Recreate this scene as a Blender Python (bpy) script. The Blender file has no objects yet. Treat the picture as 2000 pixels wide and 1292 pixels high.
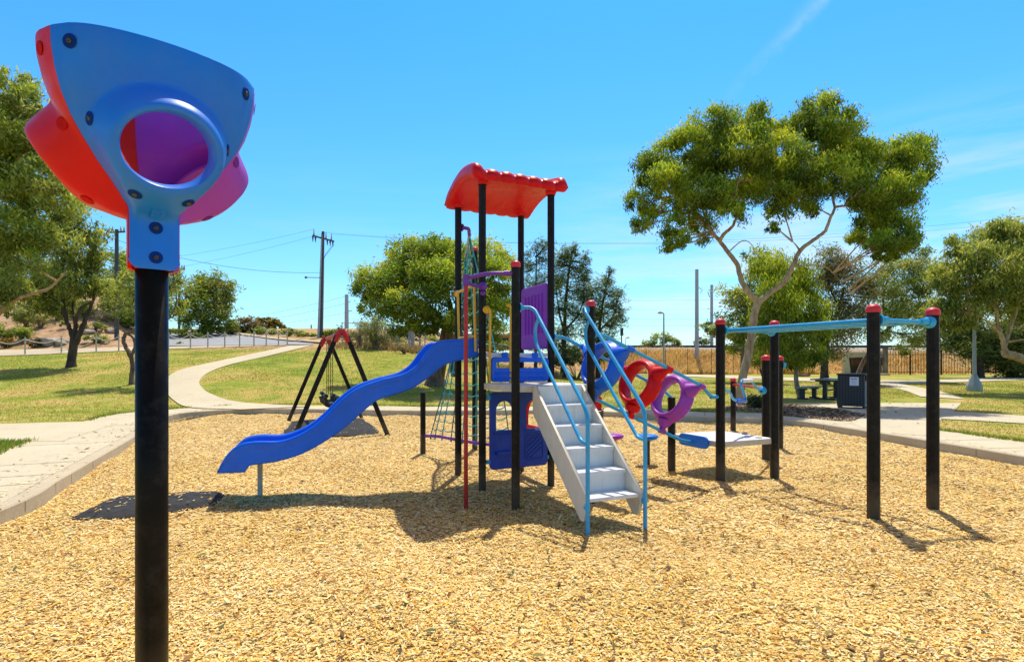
import bpy, bmesh, math, random
import numpy as np
from mathutils import Vector, Matrix

random.seed(7)
RNG = np.random.default_rng(7)
SC = bpy.context.scene
COL = SC.collection

# ------------------------------------------------------------------ calibration of the photograph (level camera, 20 mm)
F, CX, CY, H = 1111.1, 1000.0, 706.0, 1.5

def P(px, py, Y):
    return Vector(((px - CX) * Y / F, Y, H - (py - CY) * Y / F))

def G(px, py, z=0.0):
    Y = F * (H - z) / (py - CY)
    return Vector(((px - CX) * Y / F, Y, z))

def sstep(a, b, x):
    t = np.clip((np.asarray(x, float) - a) / (b - a), 0, 1)
    return t * t * (3 - 2 * t)

GZ = 0.11
def terrain(x, y):
    x = np.asarray(x, float); y = np.asarray(y, float)
    s = 1 - sstep(-9, 5, x)
    d = y - 18.6
    sp = np.where(d > 12, d, 0.5 * np.log1p(np.exp(np.clip(d / 0.5, -40, 40))))
    sp = np.minimum(sp, 34)
    z = GZ + 0.118 * s * sp + 0.013 * np.clip(y - 18, 0, 40)
    bank = (1 - sstep(-5, 0, x + 0.63 * y)) * np.clip(0.26 * (y - 35.5), 0, 3.4)
    emb = sstep(1, 8, x) * sstep(47, 53, y) * 2.25
    z = z + bank + emb
    far = sstep(80, 160, y)
    back = sstep(90, 200, np.abs(x))
    return z * (1 - far) * (1 - back)

def hit(px, py, off=0.0):
    ys = np.arange(4, 140, 0.05)
    xs = (px - CX) * ys / F
    zs = H - (py - CY) * ys / F
    below = zs <= terrain(xs, ys) + off
    i = int(np.argmax(below)) if below.any() else len(ys) - 1
    return Vector((xs[i], ys[i], float(terrain(xs[i], ys[i])) + off))

def ground_at(x, y):
    return float(terrain(x, y))

# ------------------------------------------------------------------ materials
def nt_new(name):
    m = bpy.data.materials.new(name); m.use_nodes = True
    nt = m.node_tree
    return m, nt, nt.nodes['Principled BSDF'], nt.nodes['Material Output']

def node(nt, typ, **kw):
    n = nt.nodes.new(typ)
    for k, v in kw.items():
        if k.startswith('i_'):
            n.inputs[k[2:].replace('_', ' ')].default_value = v
        else:
            setattr(n, k, v)
    return n

def ramp(nt, fac, stops):
    r = nt.nodes.new('ShaderNodeValToRGB')
    el = r.color_ramp.elements
    while len(el) < len(stops): el.new(0.5)
    for e, (p, c) in zip(el, stops):
        e.position = p; e.color = (c[0], c[1], c[2], 1)
    nt.links.new(fac, r.inputs[0])
    return r.outputs[0]

def mix(nt, fac, a, b, mode='MIX'):
    n = nt.nodes.new('ShaderNodeMix'); n.data_type = 'RGBA'; n.blend_type = mode
    for sock, v in ((n.inputs[0], fac), (n.inputs[6], a), (n.inputs[7], b)):
        if hasattr(v, 'is_linked'): nt.links.new(v, sock)
        elif isinstance(v, (int, float)): sock.default_value = v
        else: sock.default_value = (v[0], v[1], v[2], 1)
    return n.outputs[2]

def mth(nt, op, a, b=None, clamp=False):
    n = nt.nodes.new('ShaderNodeMath'); n.operation = op; n.use_clamp = clamp
    for i, v in enumerate((a, b)):
        if v is None: continue
        if hasattr(v, 'is_linked'): nt.links.new(v, n.inputs[i])
        else: n.inputs[i].default_value = v
    return n.outputs[0]

def noise_out(nt, vec, scale, detail=4, rough=0.55, which=0):
    n = nt.nodes.new('ShaderNodeTexNoise')
    n.inputs['Scale'].default_value = scale; n.inputs['Detail'].default_value = detail
    n.inputs['Roughness'].default_value = rough
    if vec is not None: nt.links.new(vec, n.inputs['Vector'])
    return n.outputs[which]

def pos(nt):
    return nt.nodes.new('ShaderNodeNewGeometry').outputs['Position']

def bump(nt, height, strength, dist, bsdf):
    b = nt.nodes.new('ShaderNodeBump')
    b.inputs['Strength'].default_value = strength; b.inputs['Distance'].default_value = dist
    nt.links.new(height, b.inputs['Height']); nt.links.new(b.outputs[0], bsdf.inputs['Normal'])

def paint(name, col, rough=0.4, var=0.12, scale=6.0, bmp=0.0, dust=0.0, metallic=0.0, spec=0.5, grime=0.0, base_dust=False):
    m, nt, b, o = nt_new(name)
    p = pos(nt)
    n1 = noise_out(nt, p, scale, 5)
    c0 = tuple(c * (1 - var) for c in col); c1 = tuple(min(1, c * (1 + var)) for c in col)
    c = ramp(nt, n1, [(0.3, c0), (0.7, c1)])
    if dust:
        n2 = noise_out(nt, p, scale * 2.3, 8, 0.7)
        f = mth(nt, 'MULTIPLY', ramp(nt, n2, [(0.5, (0, 0, 0)), (0.72, (1, 1, 1))]), dust)
        c = mix(nt, f, c, (0.45, 0.40, 0.32))
    if grime:
        gm_ = nt.nodes.new('ShaderNodeMapping'); gm_.inputs['Scale'].default_value = (14, 14, 1.6); nt.links.new(p, gm_.inputs[0])
        g1 = noise_out(nt, gm_.outputs[0], 1.0, 7, .7)
        c = mix(nt, mth(nt, 'MULTIPLY', ramp(nt, g1, [(.50, (0, 0, 0)), (.72, (1, 1, 1))]), grime), c, (.22, .19, .16))
        g2 = noise_out(nt, p, 2.2, 4)
        c = mix(nt, mth(nt, 'MULTIPLY', ramp(nt, g2, [(.45, (0, 0, 0)), (.75, (1, 1, 1))]), grime * .5), c, (.40, .40, .42))
    if base_dust:
        sz = nt.nodes.new('ShaderNodeSeparateXYZ'); nt.links.new(p, sz.inputs[0])
        zf = mth(nt, 'SUBTRACT', 1.0, mth(nt, 'DIVIDE', mth(nt, 'ADD', sz.outputs[2], mth(nt, 'MULTIPLY', n1, -.35)), .22), True)
        c = mix(nt, mth(nt, 'MULTIPLY', zf, .22, True), c, (.30, .22, .13))
    nt.links.new(c, b.inputs['Base Color'])
    n3 = noise_out(nt, p, scale * 3, 4)
    r = ramp(nt, n3, [(0.3, (max(0, rough - .1),) * 3), (0.7, (min(1, rough + .12),) * 3)])
    nt.links.new(r, b.inputs['Roughness'])
    b.inputs['Metallic'].default_value = metallic
    b.inputs['Specular IOR Level'].default_value = spec
    if bmp:
        bump(nt, noise_out(nt, p, 220, 3), bmp, 0.003, b)
    return m

M = {}
M['blue'] = paint('blue_plastic', (0.005, 0.130, 0.74), 0.34, 0.10, 3, 0.10, 0.03, grime=.07, spec=.28)
M['deep_blue'] = paint('deep_blue_plastic', (0.012, 0.06, 0.42), 0.36, 0.10, 4, 0.12, 0.03, grime=.07, spec=.28)
M['funnel_blue'] = paint('funnel_blue_plastic', (0.010, 0.185, 0.74), 0.40, 0.07, 4, 0.15, 0.02, grime=.07, spec=.28)
M['red'] = paint('red_plastic', (0.64, 0.0015, 0.008), 0.36, 0.08, 4, 0.12, 0.02, spec=.22)
M['orange_red'] = paint('orange_red_plastic', (0.70, 0.006, 0.006), 0.40, 0.06, 4, 0.15, 0.02, spec=.22)
M['cap_red'] = paint('faded_red_plastic', (0.66, 0.016, 0.026), 0.45, 0.12, 9, 0.10, 0.06)
M['purple'] = paint('purple_plastic', (0.25, 0.026, 0.42), 0.38, 0.10, 4, 0.12, 0.03, grime=.07, spec=.28)
M['mauve'] = paint('mauve_plastic', (0.35, 0.050, 0.46), 0.38, 0.10, 4, 0.12, 0.03, grime=.07, spec=.28)
M['pipe_blue'] = paint('light_blue_powdercoat', (0.024, 0.36, 0.68), 0.33, 0.10, 5, 0.0, 0.06)
M['yellow'] = paint('yellow_powdercoat', (0.82, 0.42, 0.012), 0.38, 0.08, 5)
M['pole_red'] = paint('red_powdercoat', (0.44, 0.004, 0.006), 0.38, 0.12, 5, 0, 0.04)
M['purple_pipe'] = paint('purple_powdercoat', (0.16, 0.028, 0.33), 0.36, 0.10, 5)
M['black'] = paint('black_plastic_post', (0.012, 0.0095, 0.008), 0.45, 0.4, 9, 0.25, 0.04, spec=.15, base_dust=True)
M['black_pole'] = paint('black_powdercoat', (0.010, 0.0085, 0.007), 0.36, 0.5, 3, 0.0, 0.05, spec=.08, base_dust=True)
M['bolt'] = paint('dark_brass_bolt', (0.10, 0.085, 0.05), 0.4, 0.2, 30, metallic=0.8)
M['grey_metal'] = paint('galvanised_steel', (0.36, 0.38, 0.40), 0.45, 0.12, 8, metallic=0.4)
M['deck'] = paint('deck_board', (0.72, 0.74, 0.76), 0.5, 0.05, 6, 0.1, 0.10, grime=0.25)
M['deck_edge'] = paint('deck_edge_board', (0.62, 0.53, 0.40), 0.55, 0.10, 8, 0.1, 0.12)
M['stair'] = paint('stair_board', (0.70, 0.72, 0.70), 0.55, 0.06, 5, 0.1, 0.16, grime=0.22)
M['stringer'] = paint('warm_white_board', (0.72, 0.64, 0.51), 0.55, 0.06, 5, 0.1, 0.14, grime=0.22)
M['joint'] = paint('joint_grime', (0.20, 0.165, 0.11), 0.9, 0.2, 5)
M['rope'] = paint('teal_rope', (0.04, 0.36, 0.36), 0.7, 0.2, 40)
M['rope_dark'] = paint('dark_teal_rope', (0.02, 0.10, 0.10), 0.7, 0.2, 40)
M['grey_rope'] = paint('grey_sleeve', (0.35, 0.36, 0.38), 0.6, 0.1, 20)
M['rubber'] = paint('rubber_mat', (0.035, 0.036, 0.037), 0.9, 0.25, 12, 0.3, 0.05, spec=.2)
M['dark'] = paint('dark_rubber', (0.015, 0.015, 0.016), 0.5, 0.3, 20)
M['pale_wire'] = paint('pale_rope', (0.62, 0.60, 0.55), 0.7, 0.1, 10)
M['fence_post'] = paint('pale_timber_post', (0.46, 0.43, 0.36), 0.8, 0.2, 10)
M['stobie'] = paint('weathered_steel_pole', (0.055, 0.055, 0.06), 0.6, 0.3, 2)
M['stobie_c'] = paint('pole_concrete', (0.40, 0.38, 0.34), 0.9, 0.15, 3)
M['mast'] = paint('grey_steel_mast', (0.40, 0.42, 0.45), 0.55, 0.1, 2)
M['wire'] = paint('wire', (0.06, 0.07, 0.09), 0.5, 0.1, 2)
M['bin'] = paint('dark_bin_metal', (0.016, 0.015, 0.015), 0.45, 0.3, 12)
M['paper'] = paint('white_paper', (0.78, 0.76, 0.82), 0.7, 0.03, 10)
M['ink'] = paint('dark_ink', (0.03, 0.03, 0.04), 0.7, 0.03, 10)
M['ink_pink'] = paint('pink_ink', (0.72, 0.50, 0.55), 0.7, 0.03, 10)
M['bench'] = paint('weathered_bench_board', (0.22, 0.25, 0.25), 0.6, 0.15, 12)
M['bench_leg'] = paint('dark_steel_frame', (0.02, 0.025, 0.024), 0.5, 0.2, 8)
M['wall'] = paint('painted_concrete', (0.50, 0.44, 0.31), 0.85, 0.10, 1.5, 0, 0.06)
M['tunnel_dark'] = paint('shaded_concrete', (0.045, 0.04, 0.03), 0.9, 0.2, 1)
M['roof_tile'] = paint('pale_roof_sheet', (0.55, 0.62, 0.55), 0.6, 0.08, 1.5)
M['brick'] = paint('pinkish_brick', (0.50, 0.30, 0.22), 0.9, 0.12, 6)
M['window'] = paint('window_glass', (0.03, 0.04, 0.05), 0.1, 0.1, 2)
M['rock'] = paint('granite_rock', (0.34, 0.30, 0.25), 0.9, 0.35, 2.5, 0.6, 0.15)
M['track'] = paint('dark_steel_rail', (0.03, 0.028, 0.026), 0.7, 0.2, 3)
M['asphalt'] = paint('pale_road_asphalt', (0.31, 0.325, 0.34), 0.85, 0.12, 1.2)
M['lamp'] = paint('lamp_grey', (0.28, 0.31, 0.31), 0.5, 0.1, 3)
M['log'] = paint('brown_bark_log', (0.10, 0.05, 0.03), 0.9, 0.3, 8, 0.4)

def concrete(name, c0, c1):
    m, nt, b, o = nt_new(name)
    p = pos(nt)
    n1 = noise_out(nt, p, 0.7, 6, 0.6); n2 = noise_out(nt, p, 9, 6, 0.65); n3 = noise_out(nt, p, 130, 3)
    c = ramp(nt, n1, [(0.3, c0), (0.7, c1)])
    c = mix(nt, mth(nt, 'MULTIPLY', n2, 0.9), mix(nt, 1.0, c, (0.80, 0.79, 0.76), 'MULTIPLY'), c)
    c = mix(nt, 0.30, c, ramp(nt, n3, [(0.35, (0.12, 0.11, 0.09)), (0.6, (0.8, 0.75, 0.62))]))
    # dark stains
    n4 = noise_out(nt, p, 3.2, 8, 0.72)
    c = mix(nt, mth(nt, 'MULTIPLY', ramp(nt, n4, [(0.56, (0, 0, 0)), (0.75, (1, 1, 1))]), 0.35), c, (0.20, 0.17, 0.13))
    nt.links.new(c, b.inputs['Base Color']); b.inputs['Roughness'].default_value = 0.9
    bump(nt, n3, 0.35, 0.004, b)
    return m
M['path'] = concrete('path_concrete', (0.58, 0.49, 0.29), (0.72, 0.62, 0.40))
M['kerb'] = concrete('kerb_concrete', (0.49, 0.385, 0.22), (0.66, 0.54, 0.34))

def ground_material():
    m, nt, b, o = nt_new('ground_lawn_and_soil')
    p = pos(nt)
    sep = nt.nodes.new('ShaderNodeSeparateXYZ'); nt.links.new(p, sep.inputs[0])
    X, Y, Z = sep.outputs
    big = noise_out(nt, p, 0.35, 5, 0.6); mid = noise_out(nt, p, 1.7, 6, 0.65); fine = noise_out(nt, p, 24, 4, 0.7)
    f = mth(nt, 'ADD', mth(nt, 'MULTIPLY', big, 0.62), mth(nt, 'MULTIPLY', mid, 0.38))
    lawn = ramp(nt, f, [(0.38, (0.18, 0.26, 0.025)), (0.48, (0.31, 0.34, 0.05)), (0.56, (0.48, 0.39, 0.11)), (0.64, (0.57, 0.38, 0.16))])
    lawn = mix(nt, 0.55, lawn, mix(nt, 1.0, lawn, ramp(nt, fine, [(0.3, (0.35, 0.38, 0.3)), (0.65, (1.45, 1.4, 1.25))]), 'MULTIPLY'))
    dry = ramp(nt, mth(nt, 'ADD', mth(nt, 'MULTIPLY', mid, 0.6), mth(nt, 'MULTIPLY', fine, 0.4)),
               [(0.35, (0.24, 0.15, 0.07)), (0.5, (0.46, 0.31, 0.13)), (0.65, (0.60, 0.45, 0.22))])
    soil = ramp(nt, mth(nt, 'ADD', mth(nt, 'MULTIPLY', mid, 0.6), mth(nt, 'MULTIPLY', fine, 0.4)),
                [(0.35, (0.24, 0.14, 0.07)), (0.5, (0.46, 0.29, 0.16)), (0.66, (0.62, 0.46, 0.30))])
    ballast = ramp(nt, noise_out(nt, p, 9, 3), [(0.35, (0.20, 0.18, 0.15)), (0.65, (0.55, 0.50, 0.43))])
    wob = mth(nt, 'MULTIPLY', mth(nt, 'SUBTRACT', mid, 0.5), 4.0)
    def mask(sock, a, bb):
        v = mth(nt, 'ADD', sock, wob)
        return mth(nt, 'DIVIDE', mth(nt, 'SUBTRACT', v, a), bb - a, True)
    # beyond the lawn the ground is dry; it starts nearer on the hill than on the flat right side
    edge = mth(nt, 'SUBTRACT', Y, mth(nt, 'MULTIPLY', mth(nt, 'MINIMUM', mth(nt, 'MAXIMUM', mth(nt, 'ADD', X, 6.0), 0.0), 12.0), 1.0))
    c = mix(nt, mask(edge, 34.0, 35.2), lawn, dry)
    bank = mth(nt, 'MULTIPLY', mask(mth(nt, 'MULTIPLY', mth(nt, 'ADD', X, mth(nt, 'MULTIPLY', Y, 0.63)), -1.0), 0.5, 1.5), mask(Y, 34.5, 36))
    c = mix(nt, bank, c, soil)
    top = mth(nt, 'MULTIPLY', mask(Y, 50.6, 52), mth(nt, 'GREATER_THAN', X, 3.0))
    c = mix(nt, top, c, ballast)
    nt.links.new(c, b.inputs['Base Color']); b.inputs['Roughness'].default_value = 0.95
    b.inputs['Specular IOR Level'].default_value = 0.15
    bump(nt, fine, 0.7, 0.05, b)
    return m
M['ground'] = ground_material()

def chip_ground():
    m, nt, b, o = nt_new('chip_bed')
    p = pos(nt)
    vo = nt.nodes.new('ShaderNodeTexVoronoi'); vo.inputs['Scale'].default_value = 34
    mp = nt.nodes.new('ShaderNodeMapping'); mp.inputs['Scale'].default_value = (1, 1.9, 1)
    nt.links.new(p, mp.inputs[0])
    wn = noise_out(nt, p, 9, 3, 0.5, 1)
    va = nt.nodes.new('ShaderNodeVectorMath'); va.operation = 'MULTIPLY_ADD'
    nt.links.new(wn, va.inputs[0]); va.inputs[1].default_value = (0.12, 0.12, 0.12); nt.links.new(mp.outputs[0], va.inputs[2])
    nt.links.new(va.outputs[0], vo.inputs['Vector'])
    sep = nt.nodes.new('ShaderNodeSeparateColor'); nt.links.new(vo.outputs['Color'], sep.inputs[0])
    c = ramp(nt, sep.outputs[0], [(0.0, (0.22, 0.10, 0.03)), (0.14, (0.48, 0.27, 0.07)), (0.4, (0.76, 0.53, 0.18)), (0.8, (0.88, 0.68, 0.30)), (1.0, (0.93, 0.80, 0.50))])
    d = ramp(nt, vo.outputs['Distance'], [(0.45, (1, 1, 1)), (0.85, (0.3, 0.24, 0.2))])
    c = mix(nt, 1.0, c, d, 'MULTIPLY')
    n = noise_out(nt, p, 0.9, 5)
    c = mix(nt, 1.0, c, ramp(nt, n, [(0.3, (0.84, 0.82, 0.80)), (0.7, (1.06, 1.06, 1.06))]), 'MULTIPLY')
    nt.links.new(c, b.inputs['Base Color']); b.inputs['Roughness'].default_value = 0.9
    b.inputs['Specular IOR Level'].default_value = 0.2
    bump(nt, sep.outputs[1], 0.9, 0.03, b)
    return m
M['chip_bed'] = chip_ground()

def attr_mat(name, transl=0.0, rough=0.8, tcol=(1, 1, 1), spec=0.2, bright=1.0):
    m, nt, b, o = nt_new(name)
    a = nt.nodes.new('ShaderNodeAttribute'); a.attribute_name = 'tint'
    col = a.outputs['Color']
    if bright != 1.0: col = mix(nt, 1.0, col, (bright,) * 3, 'MULTIPLY')
    nt.links.new(col, b.inputs['Base Color'])
    b.inputs['Roughness'].default_value = rough; b.inputs['Specular IOR Level'].default_value = spec
    if transl:
        t = nt.nodes.new('ShaderNodeBsdfTranslucent')
        nt.links.new(mix(nt, 1.0, col, tcol, 'MULTIPLY'), t.inputs['Color'])
        ms = nt.nodes.new('ShaderNodeMixShader'); ms.inputs[0].default_value = transl
        nt.links.new(b.outputs[0], ms.inputs[1]); nt.links.new(t.outputs[0], ms.inputs[2])
        nt.links.new(ms.outputs[0], o.inputs['Surface'])
    return m
M['leaf'] = attr_mat('eucalypt_leaf', 0.36, 0.55, (1.5, 1.35, 0.7), 0.3)
M['blade'] = attr_mat('grass_blade', 0.30, 0.8, (1.3, 1.2, 0.8))
M['chip'] = attr_mat('wood_chip', 0.0, 0.85)

def bark(name, c0, c1, stretch=5):
    m, nt, b, o = nt_new(name)
    p = pos(nt)
    mp = nt.nodes.new('ShaderNodeMapping'); mp.inputs['Scale'].default_value = (stretch, stretch, 0.9)
    nt.links.new(p, mp.inputs[0])
    n1 = noise_out(nt, mp.outputs[0], 2.2, 6, 0.65); n2 = noise_out(nt, p, 1.6, 4)
    c = ramp(nt, mth(nt, 'ADD', mth(nt, 'MULTIPLY', n1, 0.65), mth(nt, 'MULTIPLY', n2, 0.35)), [(0.38, c0), (0.6, c1)])
    nt.links.new(c, b.inputs['Base Color']); b.inputs['Roughness'].default_value = 0.9
    bump(nt, n1, 0.6, 0.03, b)
    return m
M['bark_pale'] = bark('pale_gum_bark', (0.22, 0.115, 0.055), (0.55, 0.38, 0.21))
M['bark_dark'] = bark('dark_rough_bark', (0.022, 0.015, 0.011), (0.085, 0.058, 0.040), 8)
M['bark_mid'] = bark('brown_bark', (0.06, 0.035, 0.022), (0.21, 0.14, 0.09), 7)
M['bark_grey'] = bark('grey_bark', (0.10, 0.08, 0.065), (0.32, 0.27, 0.21), 6)

# ------------------------------------------------------------------ object helpers
def link(o):
    COL.objects.link(o); return o

def thing(name, label, cat, loc, group=None, rotz=0):
    o = bpy.data.objects.new(name, None); link(o)
    o.empty_display_size = 0.2
    o.location = loc
    o['label'] = label; o['category'] = cat
    if group: o['group'] = group
    return o

def tag(o, label=None, cat=None, group=None, kind=None):
    if label: o['label'] = label
    if cat: o['category'] = cat
    if group: o['group'] = group
    if kind: o['kind'] = kind
    return o

def attach(o, parent):
    if parent is not None:
        o.parent = parent
        o.matrix_parent_inverse = Matrix.Translation(-Vector(parent.location)) if parent.type == 'EMPTY' else Matrix.Identity(4)
    return o

def smooth_path(pts, n=6, closed=False):
    pts = [Vector(p) for p in pts]
    out = []
    N = len(pts)
    rng = range(N) if closed else range(N - 1)
    for i in rng:
        if closed:
            p0, p1, p2, p3 = pts[i - 1], pts[i], pts[(i + 1) % N], pts[(i + 2) % N]
        else:
            p1, p2 = pts[i], pts[i + 1]
            p0 = pts[i - 1] if i > 0 else p1 * 2 - p2
            p3 = pts[i + 2] if i + 2 < N else p2 * 2 - p1
        for k in range(n):
            t = k / n
            out.append(0.5 * ((2 * p1) + (p2 - p0) * t + (2 * p0 - 5 * p1 + 4 * p2 - p3) * t * t + (3 * p1 - p0 - 3 * p2 + p3) * t ** 3))
    if not closed: out.append(pts[-1])
    return out

def bend_path(pts, r=0.08, n=6):
    """polyline with rounded corners, like bent pipe"""
    pts = [Vector(p) for p in pts]
    out = [pts[0]]
    for i in range(1, len(pts) - 1):
        a, b, c = pts[i - 1], pts[i], pts[i + 1]
        d0, d1 = (a - b), (c - b)
        rr = min(r, d0.length * 0.45, d1.length * 0.45)
        p0, p1 = b + d0.normalized() * rr, b + d1.normalized() * rr
        for k in range(n + 1):
            t = k / n
            out.append(p0 * (1 - t) ** 2 + b * 2 * t * (1 - t) + p1 * t * t)
    out.append(pts[-1])
    return out

class MB:
    def __init__(self): self.v = []; self.f = []; self.s = []
    def add(self, vs, fs, smooth=True):
        b = len(self.v)
        self.v.extend([tuple(x) for x in vs])
        self.f.extend([tuple(i + b for i in f) for f in fs]); self.s.extend([smooth] * len(fs))
        return self
    def tube(self, pts, r, seg=8, caps=True, smooth=True, flat=None):
        pts = [Vector(p) for p in pts]
        rs = r if isinstance(r, (list, tuple)) else [r] * len(pts)
        N = len(pts); vs = []; fs = []
        t0 = (pts[1] - pts[0]).normalized()
        up = Vector((0, 0, 1)) if abs(t0.z) < 0.9 else Vector((1, 0, 0))
        u = t0.cross(up).normalized()
        for i in range(N):
            t = (pts[min(i + 1, N - 1)] - pts[max(i - 1, 0)])
            t = t.normalized() if t.length > 1e-9 else t0
            u = (u - t * u.dot(t)); u = u.normalized() if u.length > 1e-6 else t.orthogonal().normalized()
            w = t.cross(u)
            for k in range(seg):
                a = 2 * math.pi * (k + 0.5) / seg
                vs.append(pts[i] + (u * math.cos(a) + w * math.sin(a)) * rs[i])
        for i in range(N - 1):
            for k in range(seg):
                a, b = i * seg + k, i * seg + (k + 1) % seg
                fs.append((a, b, b + seg, a + seg))
        self.add(vs, fs, smooth)
        if caps:
            self.add(vs[:seg], [tuple(reversed(range(seg)))], False)
            self.add(vs[-seg:], [tuple(range(seg))], False)
        return self
    def lathe(self, prof, org, axis=(0, 0, 1), seg=16, smooth=True, ref=None, close=False):
        org = Vector(org); ax = Vector(axis).normalized()
        u = Vector(ref) if ref else ax.orthogonal()
        u = (u - ax * u.dot(ax)).normalized(); w = ax.cross(u)
        vs = []; fs = []
        n = len(prof)
        for (r, t) in prof:
            for k in range(seg):
                a = 2 * math.pi * k / seg
                vs.append(org + ax * t + (u * math.cos(a) + w * math.sin(a)) * r)
        for i in range(n if close else n - 1):
            j = (i + 1) % n
            for k in range(seg):
                k2 = (k + 1) % seg
                fs.append((i * seg + k, i * seg + k2, j * seg + k2, j * seg + k))
        return self.add(vs, fs, smooth)
    def box(self, c, u, v, w):
        """centre and three half-axis vectors"""
        c, u, v, w = map(Vector, (c, u, v, w))
        vs = [c + u * a + v * b + w * d for a in (-1, 1) for b in (-1, 1) for d in (-1, 1)]
        fs = [(0, 1, 3, 2), (4, 6, 7, 5), (0, 4, 5, 1), (2, 3, 7, 6), (0, 2, 6, 4), (1, 5, 7, 3)]
        return self.add(vs, fs, False)
    def build(self, name, mat, parent=None, bevel=0.0, sub=0, solid=0.0):
        me = bpy.data.meshes.new(name)
        me.from_pydata([tuple(x) for x in self.v], [], self.f)
        me.polygons.foreach_set('use_smooth', self.s)
        me.materials.append(mat)
        bm = bmesh.new(); bm.from_mesh(me)
        bmesh.ops.recalc_face_normals(bm, faces=bm.faces)
        bm.to_mesh(me); bm.free()
        me.update()
        o = bpy.data.objects.new(name, me); link(o)
        attach(o, parent)
        if solid:
            s = o.modifiers.new('solid', 'SOLIDIFY'); s.thickness = solid; s.offset = 0
        if bevel:
            b = o.modifiers.new('bevel', 'BEVEL'); b.width = bevel; b.segments = 2; b.limit_method = 'ANGLE'
        if sub:
            s = o.modifiers.new('sub', 'SUBSURF'); s.levels = sub; s.render_levels = sub
        return o

def np_mesh(name, verts, nper, mat, tint=None, parent=None, smooth=False):
    """verts (N*nper,3); each consecutive nper vertices form one face"""
    nv = len(verts); nf = nv // nper
    me = bpy.data.meshes.new(name)
    me.vertices.add(nv); me.vertices.foreach_set('co', np.asarray(verts, np.float32).ravel())
    me.loops.add(nv); me.loops.foreach_set('vertex_index', np.arange(nv, dtype=np.int32))
    me.polygons.add(nf); me.polygons.foreach_set('loop_start', np.arange(0, nv, nper, dtype=np.int32))
    me.polygons.foreach_set('loop_total', np.full(nf, nper, np.int32))
    if smooth: me.polygons.foreach_set('use_smooth', np.ones(nf, bool))
    me.update(calc_edges=True)
    if tint is not None:
        a = me.color_attributes.new('tint', 'FLOAT_COLOR', 'POINT')
        c = np.ones((nv, 4), np.float32); c[:, :3] = np.repeat(tint, nper, axis=0)
        a.data.foreach_set('color', c.ravel())
    me.materials.append(mat)
    o = bpy.data.objects.new(name, me); link(o)
    attach(o, parent)
    return o

def extrude2d(name, loops, org, u, v, depth, mat, parent=None, bevel=0.0):
    """flat plate with holes: loops of (a,b); first is the outline. org + a*u + b*v, thickness along u x v (centred)"""
    cu = bpy.data.curves.new('tmp', 'CURVE'); cu.dimensions = '2D'; cu.fill_mode = 'BOTH'
    cu.extrude = max(0.0, depth / 2 - bevel); cu.bevel_depth = bevel; cu.bevel_resolution = 1; cu.offset = -bevel
    for lp in loops:
        s = cu.splines.new('POLY'); s.points.add(len(lp) - 1)
        for p, (a, b) in zip(s.points, lp): p.co = (a, b, 0, 1)
        s.use_cyclic_u = True
    to = bpy.data.objects.new('tmp', cu); link(to)
    dg = bpy.context.evaluated_depsgraph_get()
    me = bpy.data.meshes.new_from_object(to.evaluated_get(dg))
    bpy.data.objects.remove(to); bpy.data.curves.remove(cu)
    u = Vector(u).normalized(); v = Vector(v); v = (v - u * v.dot(u)).normalized(); w = u.cross(v)
    Mx = Matrix(((u.x, v.x, w.x, org[0]), (u.y, v.y, w.y, org[1]), (u.z, v.z, w.z, org[2]), (0, 0, 0, 1)))
    me.transform(Mx)
    me.name = name
    me.materials.clear(); me.materials.append(mat)
    o = bpy.data.objects.new(name, me); link(o)
    attach(o, parent)
    return o

def rrect(x0, y0, x1, y1, r, n=5):
    out = []
    for cx, cy, a0 in ((x1 - r, y0 + r, -90), (x1 - r, y1 - r, 0), (x0 + r, y1 - r, 90), (x0 + r, y0 + r, 180)):
        for k in range(n + 1):
            a = math.radians(a0 + 90 * k / n)
            out.append((cx + r * math.cos(a), cy + r * math.sin(a)))
    return out

def arch(x0, y0, x1, y1, n=12):
    r = (x1 - x0) / 2; cx = (x0 + x1) / 2
    out = [(x0, y0), (x1, y0)]
    for k in range(n + 1):
        a = math.pi * k / n
        out.append((cx + r * math.cos(a), y1 - r + r * math.sin(a)))
    return out

def inside(poly, x, y):
    poly = np.asarray(poly); n = len(poly); c = np.zeros(np.shape(x), bool)
    j = n - 1
    for i in range(n):
        xi, yi = poly[i]; xj, yj = poly[j]
        cond = ((yi > y) != (yj > y)) & (x < (xj - xi) * (y - yi) / (yj - yi + 1e-12) + xi)
        c ^= cond; j = i
    return c

def copy_tree(o, parent=None):
    c = o.copy(); COL.objects.link(c)
    if parent is not None: c.parent = parent
    for ch in [q for q in bpy.data.objects if q.parent == o]:
        copy_tree(ch, c)
    return c
# ------------------------------------------------------------------ ground, pit, kerb, paths, road
PIT_PX = [(12, 1016), (119, 954), (166, 925), (262, 865), (329, 820.5), (396, 811), (480, 807), (560, 806), (690, 808), (822, 810),
          (1000, 809), (1184, 812), (1348, 822), (1526, 828), (1693, 853), (1840, 878), (2000, 907)]
pit = [G(*p).xy for p in PIT_PX]
pit += [Vector(p) for p in [(7.7, 5.5), (7.4, 2.0), (6.0, -1.5), (2.0, -3.2), (-2.0, -2.6), (-3.6, -0.2), (-4.35, 2.6)]]
pit = [p.xy for p in smooth_path([(p[0], p[1], 0) for p in pit], 6, True)]
PIT = np.array([(p.x, p.y) for p in pit])
if np.sum(PIT[:, 0] * np.roll(PIT[:, 1], -1) - np.roll(PIT[:, 0], -1) * PIT[:, 1]) < 0: PIT = PIT[::-1].copy()

def offset(poly, d):
    t = np.roll(poly, -1, 0) - np.roll(poly, 1, 0)
    t /= np.linalg.norm(t, axis=1)[:, None]
    return poly + np.stack([t[:, 1], -t[:, 0]], 1) * d

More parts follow.
